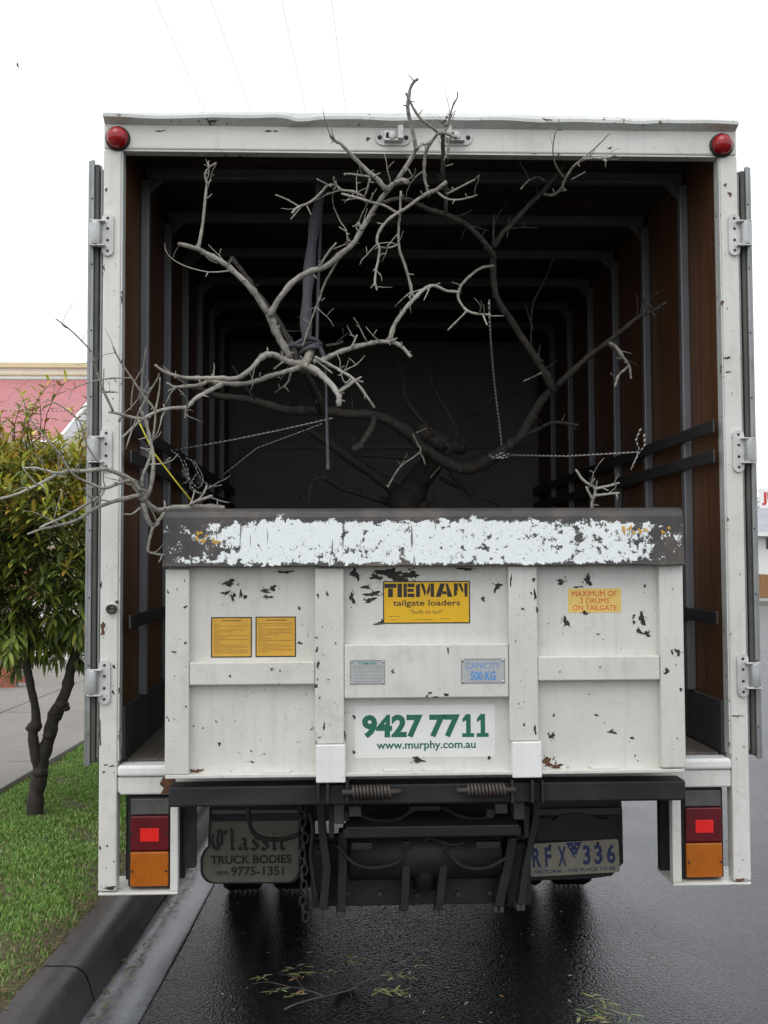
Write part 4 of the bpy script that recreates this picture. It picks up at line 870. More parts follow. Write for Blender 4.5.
# the bright cluster round the strap
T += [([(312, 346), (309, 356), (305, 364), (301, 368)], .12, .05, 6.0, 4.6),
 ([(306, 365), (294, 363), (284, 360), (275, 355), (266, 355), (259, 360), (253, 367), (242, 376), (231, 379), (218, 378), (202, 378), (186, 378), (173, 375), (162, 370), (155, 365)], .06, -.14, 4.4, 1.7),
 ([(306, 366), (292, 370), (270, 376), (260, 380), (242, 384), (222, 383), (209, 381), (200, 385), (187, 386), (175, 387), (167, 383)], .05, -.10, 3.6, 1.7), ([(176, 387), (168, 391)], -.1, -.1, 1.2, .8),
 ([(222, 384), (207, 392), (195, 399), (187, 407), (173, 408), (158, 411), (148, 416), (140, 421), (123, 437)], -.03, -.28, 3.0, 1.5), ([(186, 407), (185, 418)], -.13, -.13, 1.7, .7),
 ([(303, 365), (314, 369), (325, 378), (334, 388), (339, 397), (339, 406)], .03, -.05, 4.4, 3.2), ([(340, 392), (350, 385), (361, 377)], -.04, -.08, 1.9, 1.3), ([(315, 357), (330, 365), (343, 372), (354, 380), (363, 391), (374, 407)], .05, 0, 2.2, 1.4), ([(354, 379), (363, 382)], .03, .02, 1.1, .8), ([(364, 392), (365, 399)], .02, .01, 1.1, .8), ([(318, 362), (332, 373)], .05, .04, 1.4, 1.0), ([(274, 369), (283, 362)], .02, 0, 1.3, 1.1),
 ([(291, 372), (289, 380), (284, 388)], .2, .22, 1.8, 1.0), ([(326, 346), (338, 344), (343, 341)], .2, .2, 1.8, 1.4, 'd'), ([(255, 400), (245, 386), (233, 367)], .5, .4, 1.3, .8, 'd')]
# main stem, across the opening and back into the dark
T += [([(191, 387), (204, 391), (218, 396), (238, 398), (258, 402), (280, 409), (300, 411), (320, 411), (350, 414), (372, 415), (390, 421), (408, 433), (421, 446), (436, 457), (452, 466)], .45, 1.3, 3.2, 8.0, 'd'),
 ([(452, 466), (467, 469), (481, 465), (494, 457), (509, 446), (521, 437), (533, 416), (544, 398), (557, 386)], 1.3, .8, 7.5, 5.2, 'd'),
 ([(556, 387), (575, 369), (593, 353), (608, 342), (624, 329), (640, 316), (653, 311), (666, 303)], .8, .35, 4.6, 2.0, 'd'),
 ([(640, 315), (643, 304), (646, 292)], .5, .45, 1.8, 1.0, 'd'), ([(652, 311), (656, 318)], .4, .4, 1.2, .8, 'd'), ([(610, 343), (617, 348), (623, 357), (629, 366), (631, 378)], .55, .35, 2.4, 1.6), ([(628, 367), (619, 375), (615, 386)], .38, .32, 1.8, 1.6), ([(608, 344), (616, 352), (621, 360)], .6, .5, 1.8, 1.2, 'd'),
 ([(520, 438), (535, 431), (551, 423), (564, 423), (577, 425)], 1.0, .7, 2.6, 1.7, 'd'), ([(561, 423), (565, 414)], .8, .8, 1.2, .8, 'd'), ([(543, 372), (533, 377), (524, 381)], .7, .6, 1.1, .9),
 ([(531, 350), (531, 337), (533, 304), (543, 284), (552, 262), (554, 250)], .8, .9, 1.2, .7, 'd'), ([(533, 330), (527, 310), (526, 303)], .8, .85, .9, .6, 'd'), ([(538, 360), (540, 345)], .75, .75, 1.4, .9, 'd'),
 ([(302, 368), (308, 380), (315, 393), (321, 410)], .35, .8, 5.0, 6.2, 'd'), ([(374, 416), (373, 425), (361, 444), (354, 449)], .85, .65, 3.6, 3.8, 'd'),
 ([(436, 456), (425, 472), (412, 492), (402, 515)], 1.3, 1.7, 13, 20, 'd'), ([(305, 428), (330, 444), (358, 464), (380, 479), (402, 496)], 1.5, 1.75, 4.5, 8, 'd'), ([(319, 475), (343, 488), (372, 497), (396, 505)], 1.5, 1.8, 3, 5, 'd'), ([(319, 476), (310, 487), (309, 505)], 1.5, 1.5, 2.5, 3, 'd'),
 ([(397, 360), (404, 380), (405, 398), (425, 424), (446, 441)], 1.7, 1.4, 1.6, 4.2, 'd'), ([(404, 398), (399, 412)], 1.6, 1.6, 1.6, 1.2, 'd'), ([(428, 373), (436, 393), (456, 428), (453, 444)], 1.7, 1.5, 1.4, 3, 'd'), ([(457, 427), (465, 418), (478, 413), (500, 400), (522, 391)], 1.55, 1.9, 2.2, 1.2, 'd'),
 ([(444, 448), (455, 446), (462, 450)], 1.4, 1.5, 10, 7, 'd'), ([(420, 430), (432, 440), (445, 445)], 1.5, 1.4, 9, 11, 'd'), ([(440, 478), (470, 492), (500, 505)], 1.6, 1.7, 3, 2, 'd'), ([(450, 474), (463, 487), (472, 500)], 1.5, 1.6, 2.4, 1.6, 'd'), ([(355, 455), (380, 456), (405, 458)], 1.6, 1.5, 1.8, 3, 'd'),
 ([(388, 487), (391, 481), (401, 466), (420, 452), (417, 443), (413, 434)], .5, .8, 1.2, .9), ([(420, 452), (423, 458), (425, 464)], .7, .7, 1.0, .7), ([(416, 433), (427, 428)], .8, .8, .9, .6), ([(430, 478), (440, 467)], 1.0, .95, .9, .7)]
build_branches(tree, T)
# broken branch hooked over the left end of the tailgate
br = thing('broken_branch', 'pale twiggy branch poking out leftwards over the left end of the tailgate', 'branch', tuple(at(175, 508, -.1)))
B = [([(224, 508), (197, 507), (173, 508), (160, 511), (152, 507), (144, 499), (140, 488), (137, 484)], -.05, -.24, 3.6, 3.0),
 ([(143, 501), (150, 490), (153.5, 462), (150, 438), (145, 420), (140, 408)], -.24, -.30, 2.6, 1.5), ([(142, 488), (143, 476), (149, 461), (151, 450)], -.24, -.27, 2.4, 1.7),
 ([(153, 440), (155, 412), (145, 398), (131, 377), (119, 359), (113, 347)], -.28, -.40, 1.6, .9), ([(140, 411), (150, 391), (157, 380), (159, 374)], -.30, -.34, 1.3, .9), ([(141, 404), (142, 378), (146, 349)], -.30, -.36, 1.4, .8), ([(126, 449), (133, 427), (140, 410), (151, 388)], -.3, -.35, 1.0, .8), ([(131, 410), (133, 387), (141, 370)], -.32, -.35, .9, .6), ([(155, 412), (159, 392), (160, 378)], -.29, -.30, 1.2, .7),
 ([(141, 495), (131, 497), (112, 502), (94, 509), (77, 520), (56, 526), (42, 529), (28, 534)], -.24, -.50, 2.9, 1.1),
 ([(138, 483), (131, 480), (117, 484), (104, 488), (89, 483), (73, 474), (58, 452), (44, 436), (30, 419)], -.25, -.52, 2.4, 1.1), ([(104, 488), (101, 495), (87, 504), (66, 516), (47, 524), (40, 528)], -.34, -.5, 2.0, 1.2),
 ([(140, 491), (131, 480), (117, 473), (105, 469), (84, 471), (68, 471), (54, 476), (35, 486), (14, 495), (-12, 502)], -.25, -.55, 3.2, 1.5), ([(60, 473), (51, 472), (36, 468), (23, 468)], -.45, -.52, 1.7, 1.1), ([(37, 485), (31, 478), (24, 470)], -.5, -.54, 1.1, .8), ([(105, 487), (103, 478), (104, 469)], -.33, -.33, 1.1, .9),
 ([(106, 468), (94, 457), (84, 438), (80, 422), (64, 408), (47, 399)], -.33, -.5, 1.2, .7), ([(47, 399), (46, 404)], -.5, -.5, .7, .6), ([(113, 411), (103, 389), (94, 363), (91, 352), (82, 341), (68, 328), (56, 319)], -.34, -.5, 1.7, .7), ([(103, 390), (104, 369)], -.36, -.38, .9, .6),
 ([(109, 412), (120, 414), (131, 417), (143, 419)], -.34, -.30, 1.8, 2.2), ([(131, 378), (118, 378), (105, 379), (87, 383), (73, 389), (69, 399)], -.38, -.5, 1.0, .7), ([(75, 388), (74, 382)], -.47, -.48, .6, .5),
 ([(143, 503), (148, 520), (153, 527), (158, 522), (164, 513)], -.25, -.20, 2.6, 2.2), ([(153, 527), (150, 538), (148, 551), (156, 554), (164, 555)], -.26, -.22, 2.0, 1.4), ([(140, 508), (132, 514), (124, 514)], -.25, -.28, 1.4, 1.0), ([(113, 502), (99, 500), (95, 506)], -.3, -.33, 1.1, .8),
 ([(190, 504), (200, 500), (212, 496)], -.1, -.12, 2.3, 1.9), ([(198, 501), (203, 494), (207, 486)], -.1, -.1, 1.7, 1.1), ([(191, 504), (195, 490)], -.1, -.08, 1.2, .9)]
build_branches(br, B)
tw = thing('twig_offcut', 'small pale forked twig poking up behind the right half of the tailgate', 'branch', tuple(at(592, 506, -.02)))
build_branches(tw, [([(592, 516), (592, 502), (595, 489), (584, 481), (576, 470)], -.02, -.04, 2.2, 1.4), ([(595, 489), (608, 486), (619, 483)], -.03, -.05, 1.9, 1.3), ([(594, 496), (608, 494), (619, 493)], -.03, -.05, 1.8, 1.3), ([(592, 499), (588, 491), (586, 487)], -.03, -.04, 1.8, 1.4), ([(596, 489), (597, 481)], -.03, -.03, 1.0, .7)])

# strap, ropes, cord
def ribbon(pts, widths, mat, th=.003):
    g = MB(); P = [Vector(p) for p in pts]; vs, fs = [], []; n = len(P)
    for p, w_ in zip(P, widths):
        vs += [(p.x-w_/2, p.y-th, p.z), (p.x+w_/2, p.y-th+w_*.2, p.z), (p.x+w_/2, p.y+th+w_*.2, p.z), (p.x-w_/2, p.y+th, p.z)]
    for i in range(n-1):
        for j in range(4): fs.append((i*4+j, i*4+(j+1) % 4, (i+1)*4+(j+1) % 4, (i+1)*4+j))
    fs += [(0, 1, 2, 3), tuple(4*(n-1)+j for j in (3, 2, 1, 0))]
    g.add(vs, fs, mat, True); return g
st = thing('webbing_strap', 'dark grey webbing strap hanging from the roof and knotted round the limb', 'strap', (at(312, 200, .33).x, .33, 3.15))
top = at(322, 176, .335); top.z = 3.188
c = catmull([top, at(320, 196, .32), at(315, 222, .29), at(311, 252, .25), at(308, 285, .2), at(306, 320, .16), at(307, 340, .13)], 4)
adopt(ribbon(c, [.042+.006*math.sin(i) for i in range(len(c))], 'webbing').build('strap_fall'), st)
c = catmull([top+Vector((.02, 0, 0)), at(322, 196, .34), at(320, 240, .3), at(318, 290, .24), at(317, 340, .17)], 3)
adopt(ribbon(c, [.012]*len(c), 'webbing').build('strap_fall'), st)
g = MB()
p0 = at(311, 350, .12)
for k_, (dy, rr, dz) in enumerate(((0, .034, .006), (.012, .036, -.010), (-.006, .033, .024))):
    pts = []
    for j in range(17):
        q = 2*math.pi*j/16; pts.append((p0.x+rr*1.15*math.cos(q), p0.y+rr*math.sin(q), p0.z+dz+.016*math.cos(q+k_)))
    g.tube(pts, [.009]*17, 'webbing', 6)
for pts in ([(290, 343), (300, 346), (312, 342), (322, 352), (326, 366)], [(284, 347), (296, 344), (306, 339), (318, 343)]): g.tube(catmull([at(x, y, .10) for x, y in pts], 4), .010, 'webbing', 6)
adopt(g.build('strap_knot'), st)
c = catmull([at(325, 362, .09), at(326, 380, .08), at(326.5, 411, .07), at(327.5, 448, .06), at(328, 469, .05)], 4); adopt(ribbon(c, [.007+.006*i/len(c) for i in range(len(c))], 'webbing', .0015).build('strap_tail'), st)
g = MB(); rr = .0042
c = catmull([at(489, 300, .4), at(490, 330, .5), at(494, 380, .8), at(500, 430, 1.0), at(502, 452, 1.08)], 4); g.tube(c, rr, 'braided_rope', 6)
kc = at(501, 455, 1.1)
for j in range(3): g.tube([(kc.x+.048*math.cos(q)+.008*j-.01, kc.y+.048*math.sin(q), kc.z+.02*math.sin(q+j)) for q in [2*math.pi*i/14 for i in range(15)]], rr, 'braided_rope', 6)
q = at(640, 452, .6); q.x = min(q.x, 1.04)
g.tube([kc, kc.lerp(q, .5)+Vector((0, 0, -.012)), q], rr, 'braided_rope', 6)
for pts in ([(640, 452), (636, 440), (641, 428)], [(639, 452), (634, 463), (631, 470)], [(640, 452), (645, 445), (644, 434)]): g.tube([at(x, y, .58) for x, y in pts], rr, 'braided_rope', 6)
tag(g.build('rope'), 'black and white braided rope tied to the main stem and right wall rail', 'rope')
g = MB(); r0 = at(171, 450, .75); r0.x = max(r0.x, -1.05); r1 = at(333, 418, .72)
g.tube([r0, r0.lerp(r1, .33)+Vector((0, 0, -.006)), r0.lerp(r1, .66)+Vector((0, 0, -.006)), r1], .0034, 'braided_rope', 6)
g.tube([r0+Vector((.2, .1, -.10)), r0.lerp(r1, .5)+Vector((0, .12, -.05)), r1+Vector((-.05, .12, -.01))], .0024, 'braided_rope', 6)
for pts in ([(171, 450), (180, 458), (188, 476), (198, 488), (203, 478), (194, 460)], [(186, 458), (193, 462), (200, 477), (210, 486), (222, 485)], [(184, 460), (188, 470), (190, 484), (199, 494)], [(196, 474), (190, 488), (204, 494), (206, 482)], [(182, 470), (188, 480), (182, 484)]):
    g.tube(catmull([at(x, y, .85) for x, y in pts], 4), .0028, 'braided_rope', 6)
tag(g.build('rope'), 'black and white rope from the left wall rail, its end hanging in a tangle', 'rope')
g = MB(); g.tube([at(138, 420, -.05), at(154, 453, -.03), at(174, 479, -.02), at(193, 503, -.02)], .0030, 'yellow_cord', 6); tag(g.build('cord'), 'thin yellow cord pulled tight beside the broken branch', 'cord')

# ================================================================== STREET TREE
def leaf_cloud(specs, name, mat):      # specs: list of (pos, dir, up, length, width, colour, droop)
    V, Fc, Cc = [], [], []
    for p, d, u, L_, w_, col, dr in specs:
        s = d.cross(u); 
        if s.length < 1e-4: s = d.cross(Vector((1, .2, .1)))
        s.normalize(); nn = s.cross(d).normalized(); o = len(V)
        a = p; m1 = p+d*L_*.38+Vector((0, 0, -dr*L_*.08)); m2 = p+d*L_*.72+Vector((0, 0, -dr*L_*.25)); e = p+d*L_+Vector((0, 0, -dr*L_*.5))
        V += [a, m1+s*w_*.5+nn*w_*.12, m1-s*w_*.5+nn*w_*.12, m1, m2+s*w_*.38+nn*w_*.1, m2-s*w_*.38+nn*w_*.1, m2, e]
        Fc += [(o, o+3, o+1), (o, o+2, o+3), (o+1, o+3, o+6, o+4), (o+3, o+2, o+5, o+6), (o+4, o+6, o+7), (o+6, o+5, o+7)]
        Cc += [col]*8
    me = bpy.data.meshes.new(name); me.from_pydata([tuple(v) for v in V], [], Fc); me.materials.append(MATS[mat])
    at_ = me.attributes.new('tint', 'FLOAT_COLOR', 'POINT'); at_.data.foreach_set('color', np.array([(*c, 1) for c in Cc], dtype=np.float32).ravel())
    me.polygons.foreach_set('use_smooth', [True]*len(me.polygons)); me.update()
    return link(name, me)
TB = atz(35, 815, .11)
stt = thing('street_tree', 'young street tree with twin stems and olive green leaves on the grass verge', 'tree', tuple(TB))
YT = TB.y
def stem(pts, r0, r1, seed):
    r = random.Random(seed); c = catmull([at(x, y, YT+dy) for x, y, dy in pts], 4); n = len(c)
    rad = [(r0+(r1-r0)*i/(n-1))*mpp(YT)*(1+r.uniform(-.08, .14)) for i in range(n)]
    return c, rad
g = MB()
c, rad = stem([(34, 822, 0), (35, 812, 0), (36, 795, 0), (40, 775, 0), (42, 758, 0), (49, 738, .0), (53, 720, 0), (60, 705, 0), (67, 688, .02), (71, 668, .03), (78, 645, .05), (84, 612, .08), (86, 560, .1)], 8.6, 3.6, 1)
for i, k_ in ((0, 1.35), (1, 1.2), (25, 1.25), (26, 1.3), (27, 1.2), (33, 1.2)): rad[i] *= k_
g.tube(c, rad, 'trunk_bark', 12); S1 = c
c, rad = stem([(40, 776, 0), (37, 760, -.02), (34, 745, -.03), (33, 732, -.03), (36, 722, -.03), (35, 706, -.03), (31, 688, -.03), (27, 664, -.04), (24, 635, -.05), (20, 590, -.06), (18, 540, -.06)], 5.6, 2.6, 2)
for i in (13, 14, 15): rad[i] *= 1.35
g.tube(c, rad, 'trunk_bark', 10); S2 = c
for (px, py, q) in ((62, 704, 8), (55, 712, 7), (49, 735, 7), (31, 728, 6), (40, 772, 9), (66, 708, 5)):
    p = at(px, py, YT-.02); k_ = q*mpp(YT); g.lathe([(0, -k_*.7), (k_*.7, -k_*.4), (k_*.9, 0), (k_*.6, k_*.5), (0, k_*.7)], p, 'z', 'trunk_bark', 9)
adopt(g.build('trunk'), stt)
CC = Vector((TB.x+.02, YT+.1, 1.67)); specs = []; r = random.Random(11); g = MB()
starts = [S1[i] for i in range(len(S1)-16, len(S1))] + [S2[i] for i in range(len(S2)-14, len(S2))]
def shoot(p, d, n, Lm, young, lower):
    for i in range(n):
        t = i/n; a = i*2.4+r.uniform(-.3, .3); s = d.cross(Vector((.3, .9, .1))).normalized(); v = s.cross(d)
        out_ = (s*math.cos(a)+v*math.sin(a))
        ld = (d*(.35+.6*t)+out_*(1-.45*t)).normalized()
        if lower: ld = (ld+Vector((0, 0, -.7))).normalized()
        L_ = Lm*r.uniform(.7, 1.2); q = r.random()
        if young and t > .45: col = r.choice(((.17, .18, .03), (.20, .17, .035), (.20, .13, .04), (.14, .18, .035), (.20, .20, .05), (.16, .19, .04)))
        elif q < .62: col = r.choice(((.045, .078, .020), (.060, .095, .024), (.038, .066, .024), (.078, .112, .028)))
        else: col = r.choice(((.085, .115, .03), (.11, .12, .03), (.07, .10, .06), (.10, .14, .05)))
        k_ = r.uniform(1.05, 2.1); col = (col[0]*k_*1.75, col[1]*k_*1.55, col[2]*k_*1.15)
        specs.append((p+d*(t*.10-.06), ld, Vector((0, 0, 1)), L_, L_*r.uniform(.18, .26), col, .5 if not lower else .2))
ns = 0
while ns < 2000:
    v = Vector((r.uniform(-1, 1), r.uniform(-1, 1), r.uniform(-1, 1)))
    if v.length > 1 or v.length < .25: continue
    lob = .88+.16*math.sin(v.x*5+1.3)*math.cos(v.z*4.2+v.y*3)+.08*math.sin(v.y*9+v.z*7)
    if v.length > lob: continue
    if v.length < .6 and r.random() < .35: continue
    p = CC+Vector((v.x*.80, v.y*.80, v.z*.80))
    if p.x > -1.34: continue
    d = (Vector((v.x, v.y, v.z*.6+.55))).normalized(); lower = v.z < -.45
    if lower: d = Vector((v.x, v.y, -.3)).normalized()
    young = v.z > .12+r.uniform(-.3, .3)
    shoot(p, d, r.randint(8, 12), .105, young, lower and r.random() < .8); ns += 1
    if ns % 16 == 0:
        s0 = min(starts, key=lambda q: (q-p).length+(.35 if q.z > p.z else 0)); mid = s0.lerp(p, .5)+Vector((r.uniform(-.05, .05), r.uniform(-.05, .05), -.05))
        g.tube(catmull([s0, mid, p], 3), [.010, .009, .008, .006, .005, .004, .003], 'trunk_bark', 5)
for i in range(40):                         # long open shoots standing above the crown
    a = r.uniform(0, 6.28); q = math.sqrt(r.random())*.7; h = math.sqrt(max(0, 1-q*q))
    p = CC+Vector((math.cos(a)*q*.85, math.sin(a)*q*.8, h*.72)); 
    if p.x > -1.70: continue
    d = Vector((math.cos(a)*q*.45+r.uniform(-.15, .15), math.sin(a)*q*.4, 1)).normalized(); ln = r.uniform(.14, .40)
    bend = Vector((r.uniform(-.5, .5), r.uniform(-.5, .5), -.15)); cv = lambda t: p+d*t+bend*(t*t/ln)*.8
    g.tube([p-d*.15, p, cv(ln*.35), cv(ln*.7), cv(ln)], [.0035, .003, .0026, .002, .0015], 'trunk_bark', 5)
    for j in range(int(ln/.03)):
        t = j*.03; aa = j*2.4+r.uniform(-.5, .5); s = Vector((math.cos(aa), math.sin(aa), .75)).normalized()
        col = r.choice(((.17, .17, .03), (.22, .15, .035), (.25, .12, .04), (.15, .18, .04), (.12, .15, .035))); specs.append((cv(t), (s+Vector((r.uniform(-.4, .4), r.uniform(-.4, .4), r.uniform(-.6, .3)))).normalized(), Vector((0, 0, 1)), .125*r.uniform(.5, 1.15), .024, tuple(x*1.5 for x in col), .7))
    shoot(cv(ln), (d+bend).normalized(), 6, .08, True, False)
adopt(g.build('branches'), stt)
cr = stuff(adopt(leaf_cloud(specs, 'crown', 'leaf'), stt))

# ================================================================== GRASS VERGE
def grass_blades(n, zone, name):
    X = rng.uniform(zone[0], zone[1], n); Yv = rng.uniform(0, 1, n)**1.35*(zone[3]-zone[2])+zone[2]
    clump = np.sin(X*9+Yv*4)+np.sin(X*4-Yv*7+1)+.8*np.sin(X*23+Yv*17)+.7*np.sin(X*41-Yv*33); edge = np.clip((zone[1]-X+.03*np.sin(Yv*11)+.02*np.sin(Yv*29))/.17, 0, 1)
    keep = rng.uniform(0, 1, n) < (.62+.16*clump)*(.08+.92*edge); X, Yv, clump = X[keep], Yv[keep], clump[keep]; n = len(X)
    W = X+SH*Yv; a = rng.uniform(0, 6.283, n); h = rng.uniform(.008, .025, n)*(1+.16*clump); w_ = rng.uniform(.0016, .0030, n)*(1+np.clip(Yv, 0, 8)*.12); ln = rng.uniform(.1, .9, n)*h
    dx, dy = np.cos(a), np.sin(a); sx, sy = -dy*w_, dx*w_; z0 = .104
    V = np.zeros((n, 5, 3)); V[:, 0] = np.stack([W+sx, Yv+sy, np.full(n, z0)], 1); V[:, 1] = np.stack([W-sx, Yv-sy, np.full(n, z0)], 1)
    V[:, 2] = np.stack([W+sx*.8+dx*ln*.4, Yv+sy*.8+dy*ln*.4, z0+h*.6], 1); V[:, 3] = np.stack([W-sx*.8+dx*ln*.4, Yv-sy*.8+dy*ln*.4, z0+h*.6], 1); V[:, 4] = np.stack([W+dx*ln, Yv+dy*ln, z0+h*.92], 1)
    b0 = np.arange(n)*5; T_ = np.stack([b0, b0+1, b0+3, b0, b0+3, b0+2, b0+2, b0+3, b0+4], 1).reshape(-1, 3)
    me = bpy.data.meshes.new(name); me.vertices.add(n*5); me.vertices.foreach_set('co', V.ravel()); me.loops.add(len(T_)*3); me.loops.foreach_set('vertex_index', T_.ravel().astype(np.int32))
    me.polygons.add(len(T_)); me.polygons.foreach_set('loop_start', (np.arange(len(T_))*3).astype(np.int32)); me.polygons.foreach_set('loop_total', np.full(len(T_), 3, dtype=np.int32))
    pal = np.array([(.11, .23, .036), (.165, .32, .055), (.23, .40, .075), (.29, .40, .10), (.44, .38, .18)]); idx = rng.choice(5, n, p=[.28, .32, .22, .12, .06])
    col = np.ones((n, 5, 4)); col[:, :, :3] = (pal[idx]*rng.uniform(.8, 1.2, (n, 1)))[:, None, :]
    at_ = me.attributes.new('tint', 'FLOAT_COLOR', 'POINT'); me.materials.append(MATS['grass_blade']); at_.data.foreach_set('color', col.astype(np.float32).ravel()); me.update(calc_edges=True); me.validate()
    o = link(name, me); stuff(o); return o
go = grass_blades(340000, (-2.66, -1.44, -1.2, 11.0), 'grass')
go['label'] = 'short green grass on the verge'
# leaf litter along the kerb and on the road
def litter(n, fn, name, label, Lr, cols, up=.0):
    sp = []
    for i in range(n):
        p = fn(); a = r.uniform(0, 6.28); d = Vector((math.cos(a), math.sin(a), r.uniform(.0, .25))).normalized(); L_ = r.uniform(*Lr)
        sp.append((p, d, Vector((0, 0, 1)), L_, L_*r.uniform(.16, .34), r.choice(cols), .1))
    o = stuff(leaf_cloud(sp, name, 'litter')); o['label'] = label; return o
brown = ((.12, .075, .035), (.16, .11, .05), (.09, .055, .03), (.20, .15, .08), (.07, .06, .03))
def kz():
    Y = r.uniform(-1, 7); return Vector((sx_(-1.42-abs(r.gauss(0, .085)), Y), Y, .125+r.uniform(0, .008)))
litter(2600, kz, 'leaf_litter', 'brown dead leaves along the back of the kerb', (.015, .045), brown)
def gz():
    Y = r.uniform(-.4, 4); return Vector((sx_(-1.20+abs(r.gauss(0, .03)), Y), Y, .004+r.uniform(0, .006)))
litter(170, gz, 'leaf_litter', 'wet leaves lying in the gutter', (.02, .05), brown+((.10, .12, .03),))
rc = ((.20, .22, .08), (.28, .27, .16), (.14, .17, .05), (.30, .16, .06), (.34, .32, .24))
def rz():
    p = atz(r.uniform(200, 768), r.uniform(905, 1023), .0); return Vector((p.x, p.y, .006))
litter(70, rz, 'leaf_litter', 'scattered small leaves on the wet road', (.008, .028), rc)

# fallen twigs on the road
def road_twig(name, label, lines_, leafpts, leaflen, n):
    root = thing(name, label, 'twig', tuple(atz(*lines_[0][0][0], .0))); g = MB()
    for pts, r0, r1 in lines_:
        q = [atz(x, y, .012+.012*math.sin(i*1.7)) for i, (x, y) in enumerate(pts)]; c = catmull(q, 3); N_ = len(c)
        g.tube(c, [(r0+(r1-r0)*i/(N_-1))*.0021*(1+r.uniform(-.1, .1)) for i in range(N_)], 'dark_shaded_bark', 6)
    adopt(g.build('stem'), root); sp = []
    for (px, py) in leafpts:
        for j in range(n):
            p = atz(px+r.uniform(-6, 6), py+r.uniform(-2.5, 2.5), .008+r.uniform(0, .02)); a = r.gauss(0, .9)+(0 if r.random() < .5 else 3.14)
            L_ = leaflen*r.uniform(.5, 1.15); sp.append((p, Vector((math.cos(a), math.sin(a)*.9, r.uniform(-.02, .25))).normalized(), Vector((0, 0, 1)), L_, L_*r.uniform(.14, .22), tuple(x*r.uniform(.8, 1.2) for x in r.choice(((.20, .25, .08), (.26, .30, .12), (.15, .18, .07), (.36, .36, .20), (.30, .20, .09)))), .2))
    stuff(adopt(leaf_cloud(sp, 'leaves', 'litter'), root))
road_twig('fallen_twig', 'fallen branching twig with narrow leaves on the wet road behind the truck', [([(284, 1010), (296, 1004), (325, 996), (350, 990), (370, 978), (382, 966), (392, 960)], 1.9, .9), ([(325, 996), (303, 989), (290, 987), (268, 982), (252, 984)], 1.2, .6), ([(303, 988), (295, 978), (278, 973)], .8, .5), ([(355, 985), (375, 978), (392, 975), (410, 976)], 1.0, .5), ([(354, 984), (342, 971), (330, 975)], .8, .5), ([(382, 964), (372, 958), (352, 962)], .6, .4), ([(384, 966), (395, 964), (420, 962)], .6, .4), ([(290, 987), (270, 990), (266, 996)], .6, .4), ([(350, 990), (352, 998)], .6, .4)],
   [(330, 974), (298, 968), (292, 972), (300, 975), (360, 957), (352, 963), (388, 975), (398, 977), (405, 977), (386, 992), (400, 990), (406, 996), (378, 990), (415, 963), (275, 990), (262, 976), (300, 995)], .05, 6)
road_twig('fallen_sprig', 'small green leafy sprig on the road at the bottom edge, right of the fallen twig', [([(598, 996), (601, 1006), (606, 1016), (612, 1026)], 1.0, .8), ([(601, 1006), (590, 1004), (582, 999)], .6, .4), ([(606, 1014), (594, 1018), (582, 1014)], .6, .5)],
   [(598, 997), (602, 1003), (598, 1008), (606, 1010), (610, 1005), (586, 1015), (594, 1019), (605, 1021), (612, 1022), (627, 1014)], .055, 5)

# ================================================================== HOUSE BEHIND THE VERGE
E0 = at(58, 441, 14); XG = E0.x
house = thing('house', 'cream house with a faded pink corrugated roof behind the street tree', 'house', (XG-4, 16, .12))
ZE, ZR, YR = E0.z, at(85, 381, 17.6).z, 17.6
g = MB(); g.box(XG-11, XG-.25, 14.5, 21, .12, ZE-.05, 'cream_wall'); g.add([(XG-.249, 14.5, ZE-.06), (XG-.249, 21, ZE-.06), (XG-.249, YR, ZR-.1)], [(0, 1, 2)], 'cream_wall'); adopt(g.build('wall'), house)
g = MB(); g.box(XG-11, XG-.3, 14.38, 14.495, .12, ZE-.75, 'brick_red'); adopt(g.build('brick_front'), house)
roofm = adopt(MB().box(XG-11, XG-.01, YR-.05, YR+.05, ZR-.16, ZR-.09, 'gutter_grey').build('roof'), house)
dY, dZ = YR-14.0, ZR-ZE; sl = math.hypot(dY, dZ); nrm = Vector((0, -dZ/sl, dY/sl)); SWD = .76; cps = 10
for row, (t0, t1) in enumerate(((0, .47), (.45, 1.0))):
    for j in range(14):
        x1 = XG-.03-j*SWD; vs, fs = [], []; nseg = cps*4
        for i in range(nseg+1):
            x = x1-SWD*i/nseg-.0; h = .018*math.cos(2*math.pi*i/4)+row*-.0+ (.012 if row == 0 else .022)
            for t in (t0, t1): p = Vector((x, 14.0+dY*t, ZE+dZ*t))+nrm*h; vs.append(tuple(p))
        for i in range(nseg): fs.append((2*i, 2*i+1, 2*i+3, 2*i+2))
        sh = MB().add(vs, fs, 'pink_roof', True).build('roof_sheet'); sh.parent = roofm
g = MB(); nb_ = 8
vs = []
for (y, z) in ((13.95, ZE-.04), (YR+.02, ZR+.0)): vs += [(XG-.02, y, z-.20), (XG+.03, y, z-.20), (XG+.03, y, z+.06), (XG-.02, y, z+.06)]
g.add(vs, [(0, 1, 2, 3), (7, 6, 5, 4)]+[(i, i+4, (i+1) % 4+4, (i+1) % 4) for i in range(4)], 'white_trim'); adopt(g.build('barge_board'), house)
g = MB(); g.box(XG-11, XG+.0, 13.86, 13.965, ZE-.14, ZE-.03, 'gutter_grey'); adopt(g.build('gutter'), house)
g = MB(); za, zb2 = ZR+.02, at(40, 363, 17.7).z
g.box(XG-11, XG+3, 17.70, 17.9, ZR-.2, zb2-.10, 'cream_trim'); adopt(g.build('parapet'), house)
adopt(MB().box(XG-11.05, XG+3.05, 17.64, 17.95, zb2-.0995, zb2, 'cream_wall').build('coping'), house)
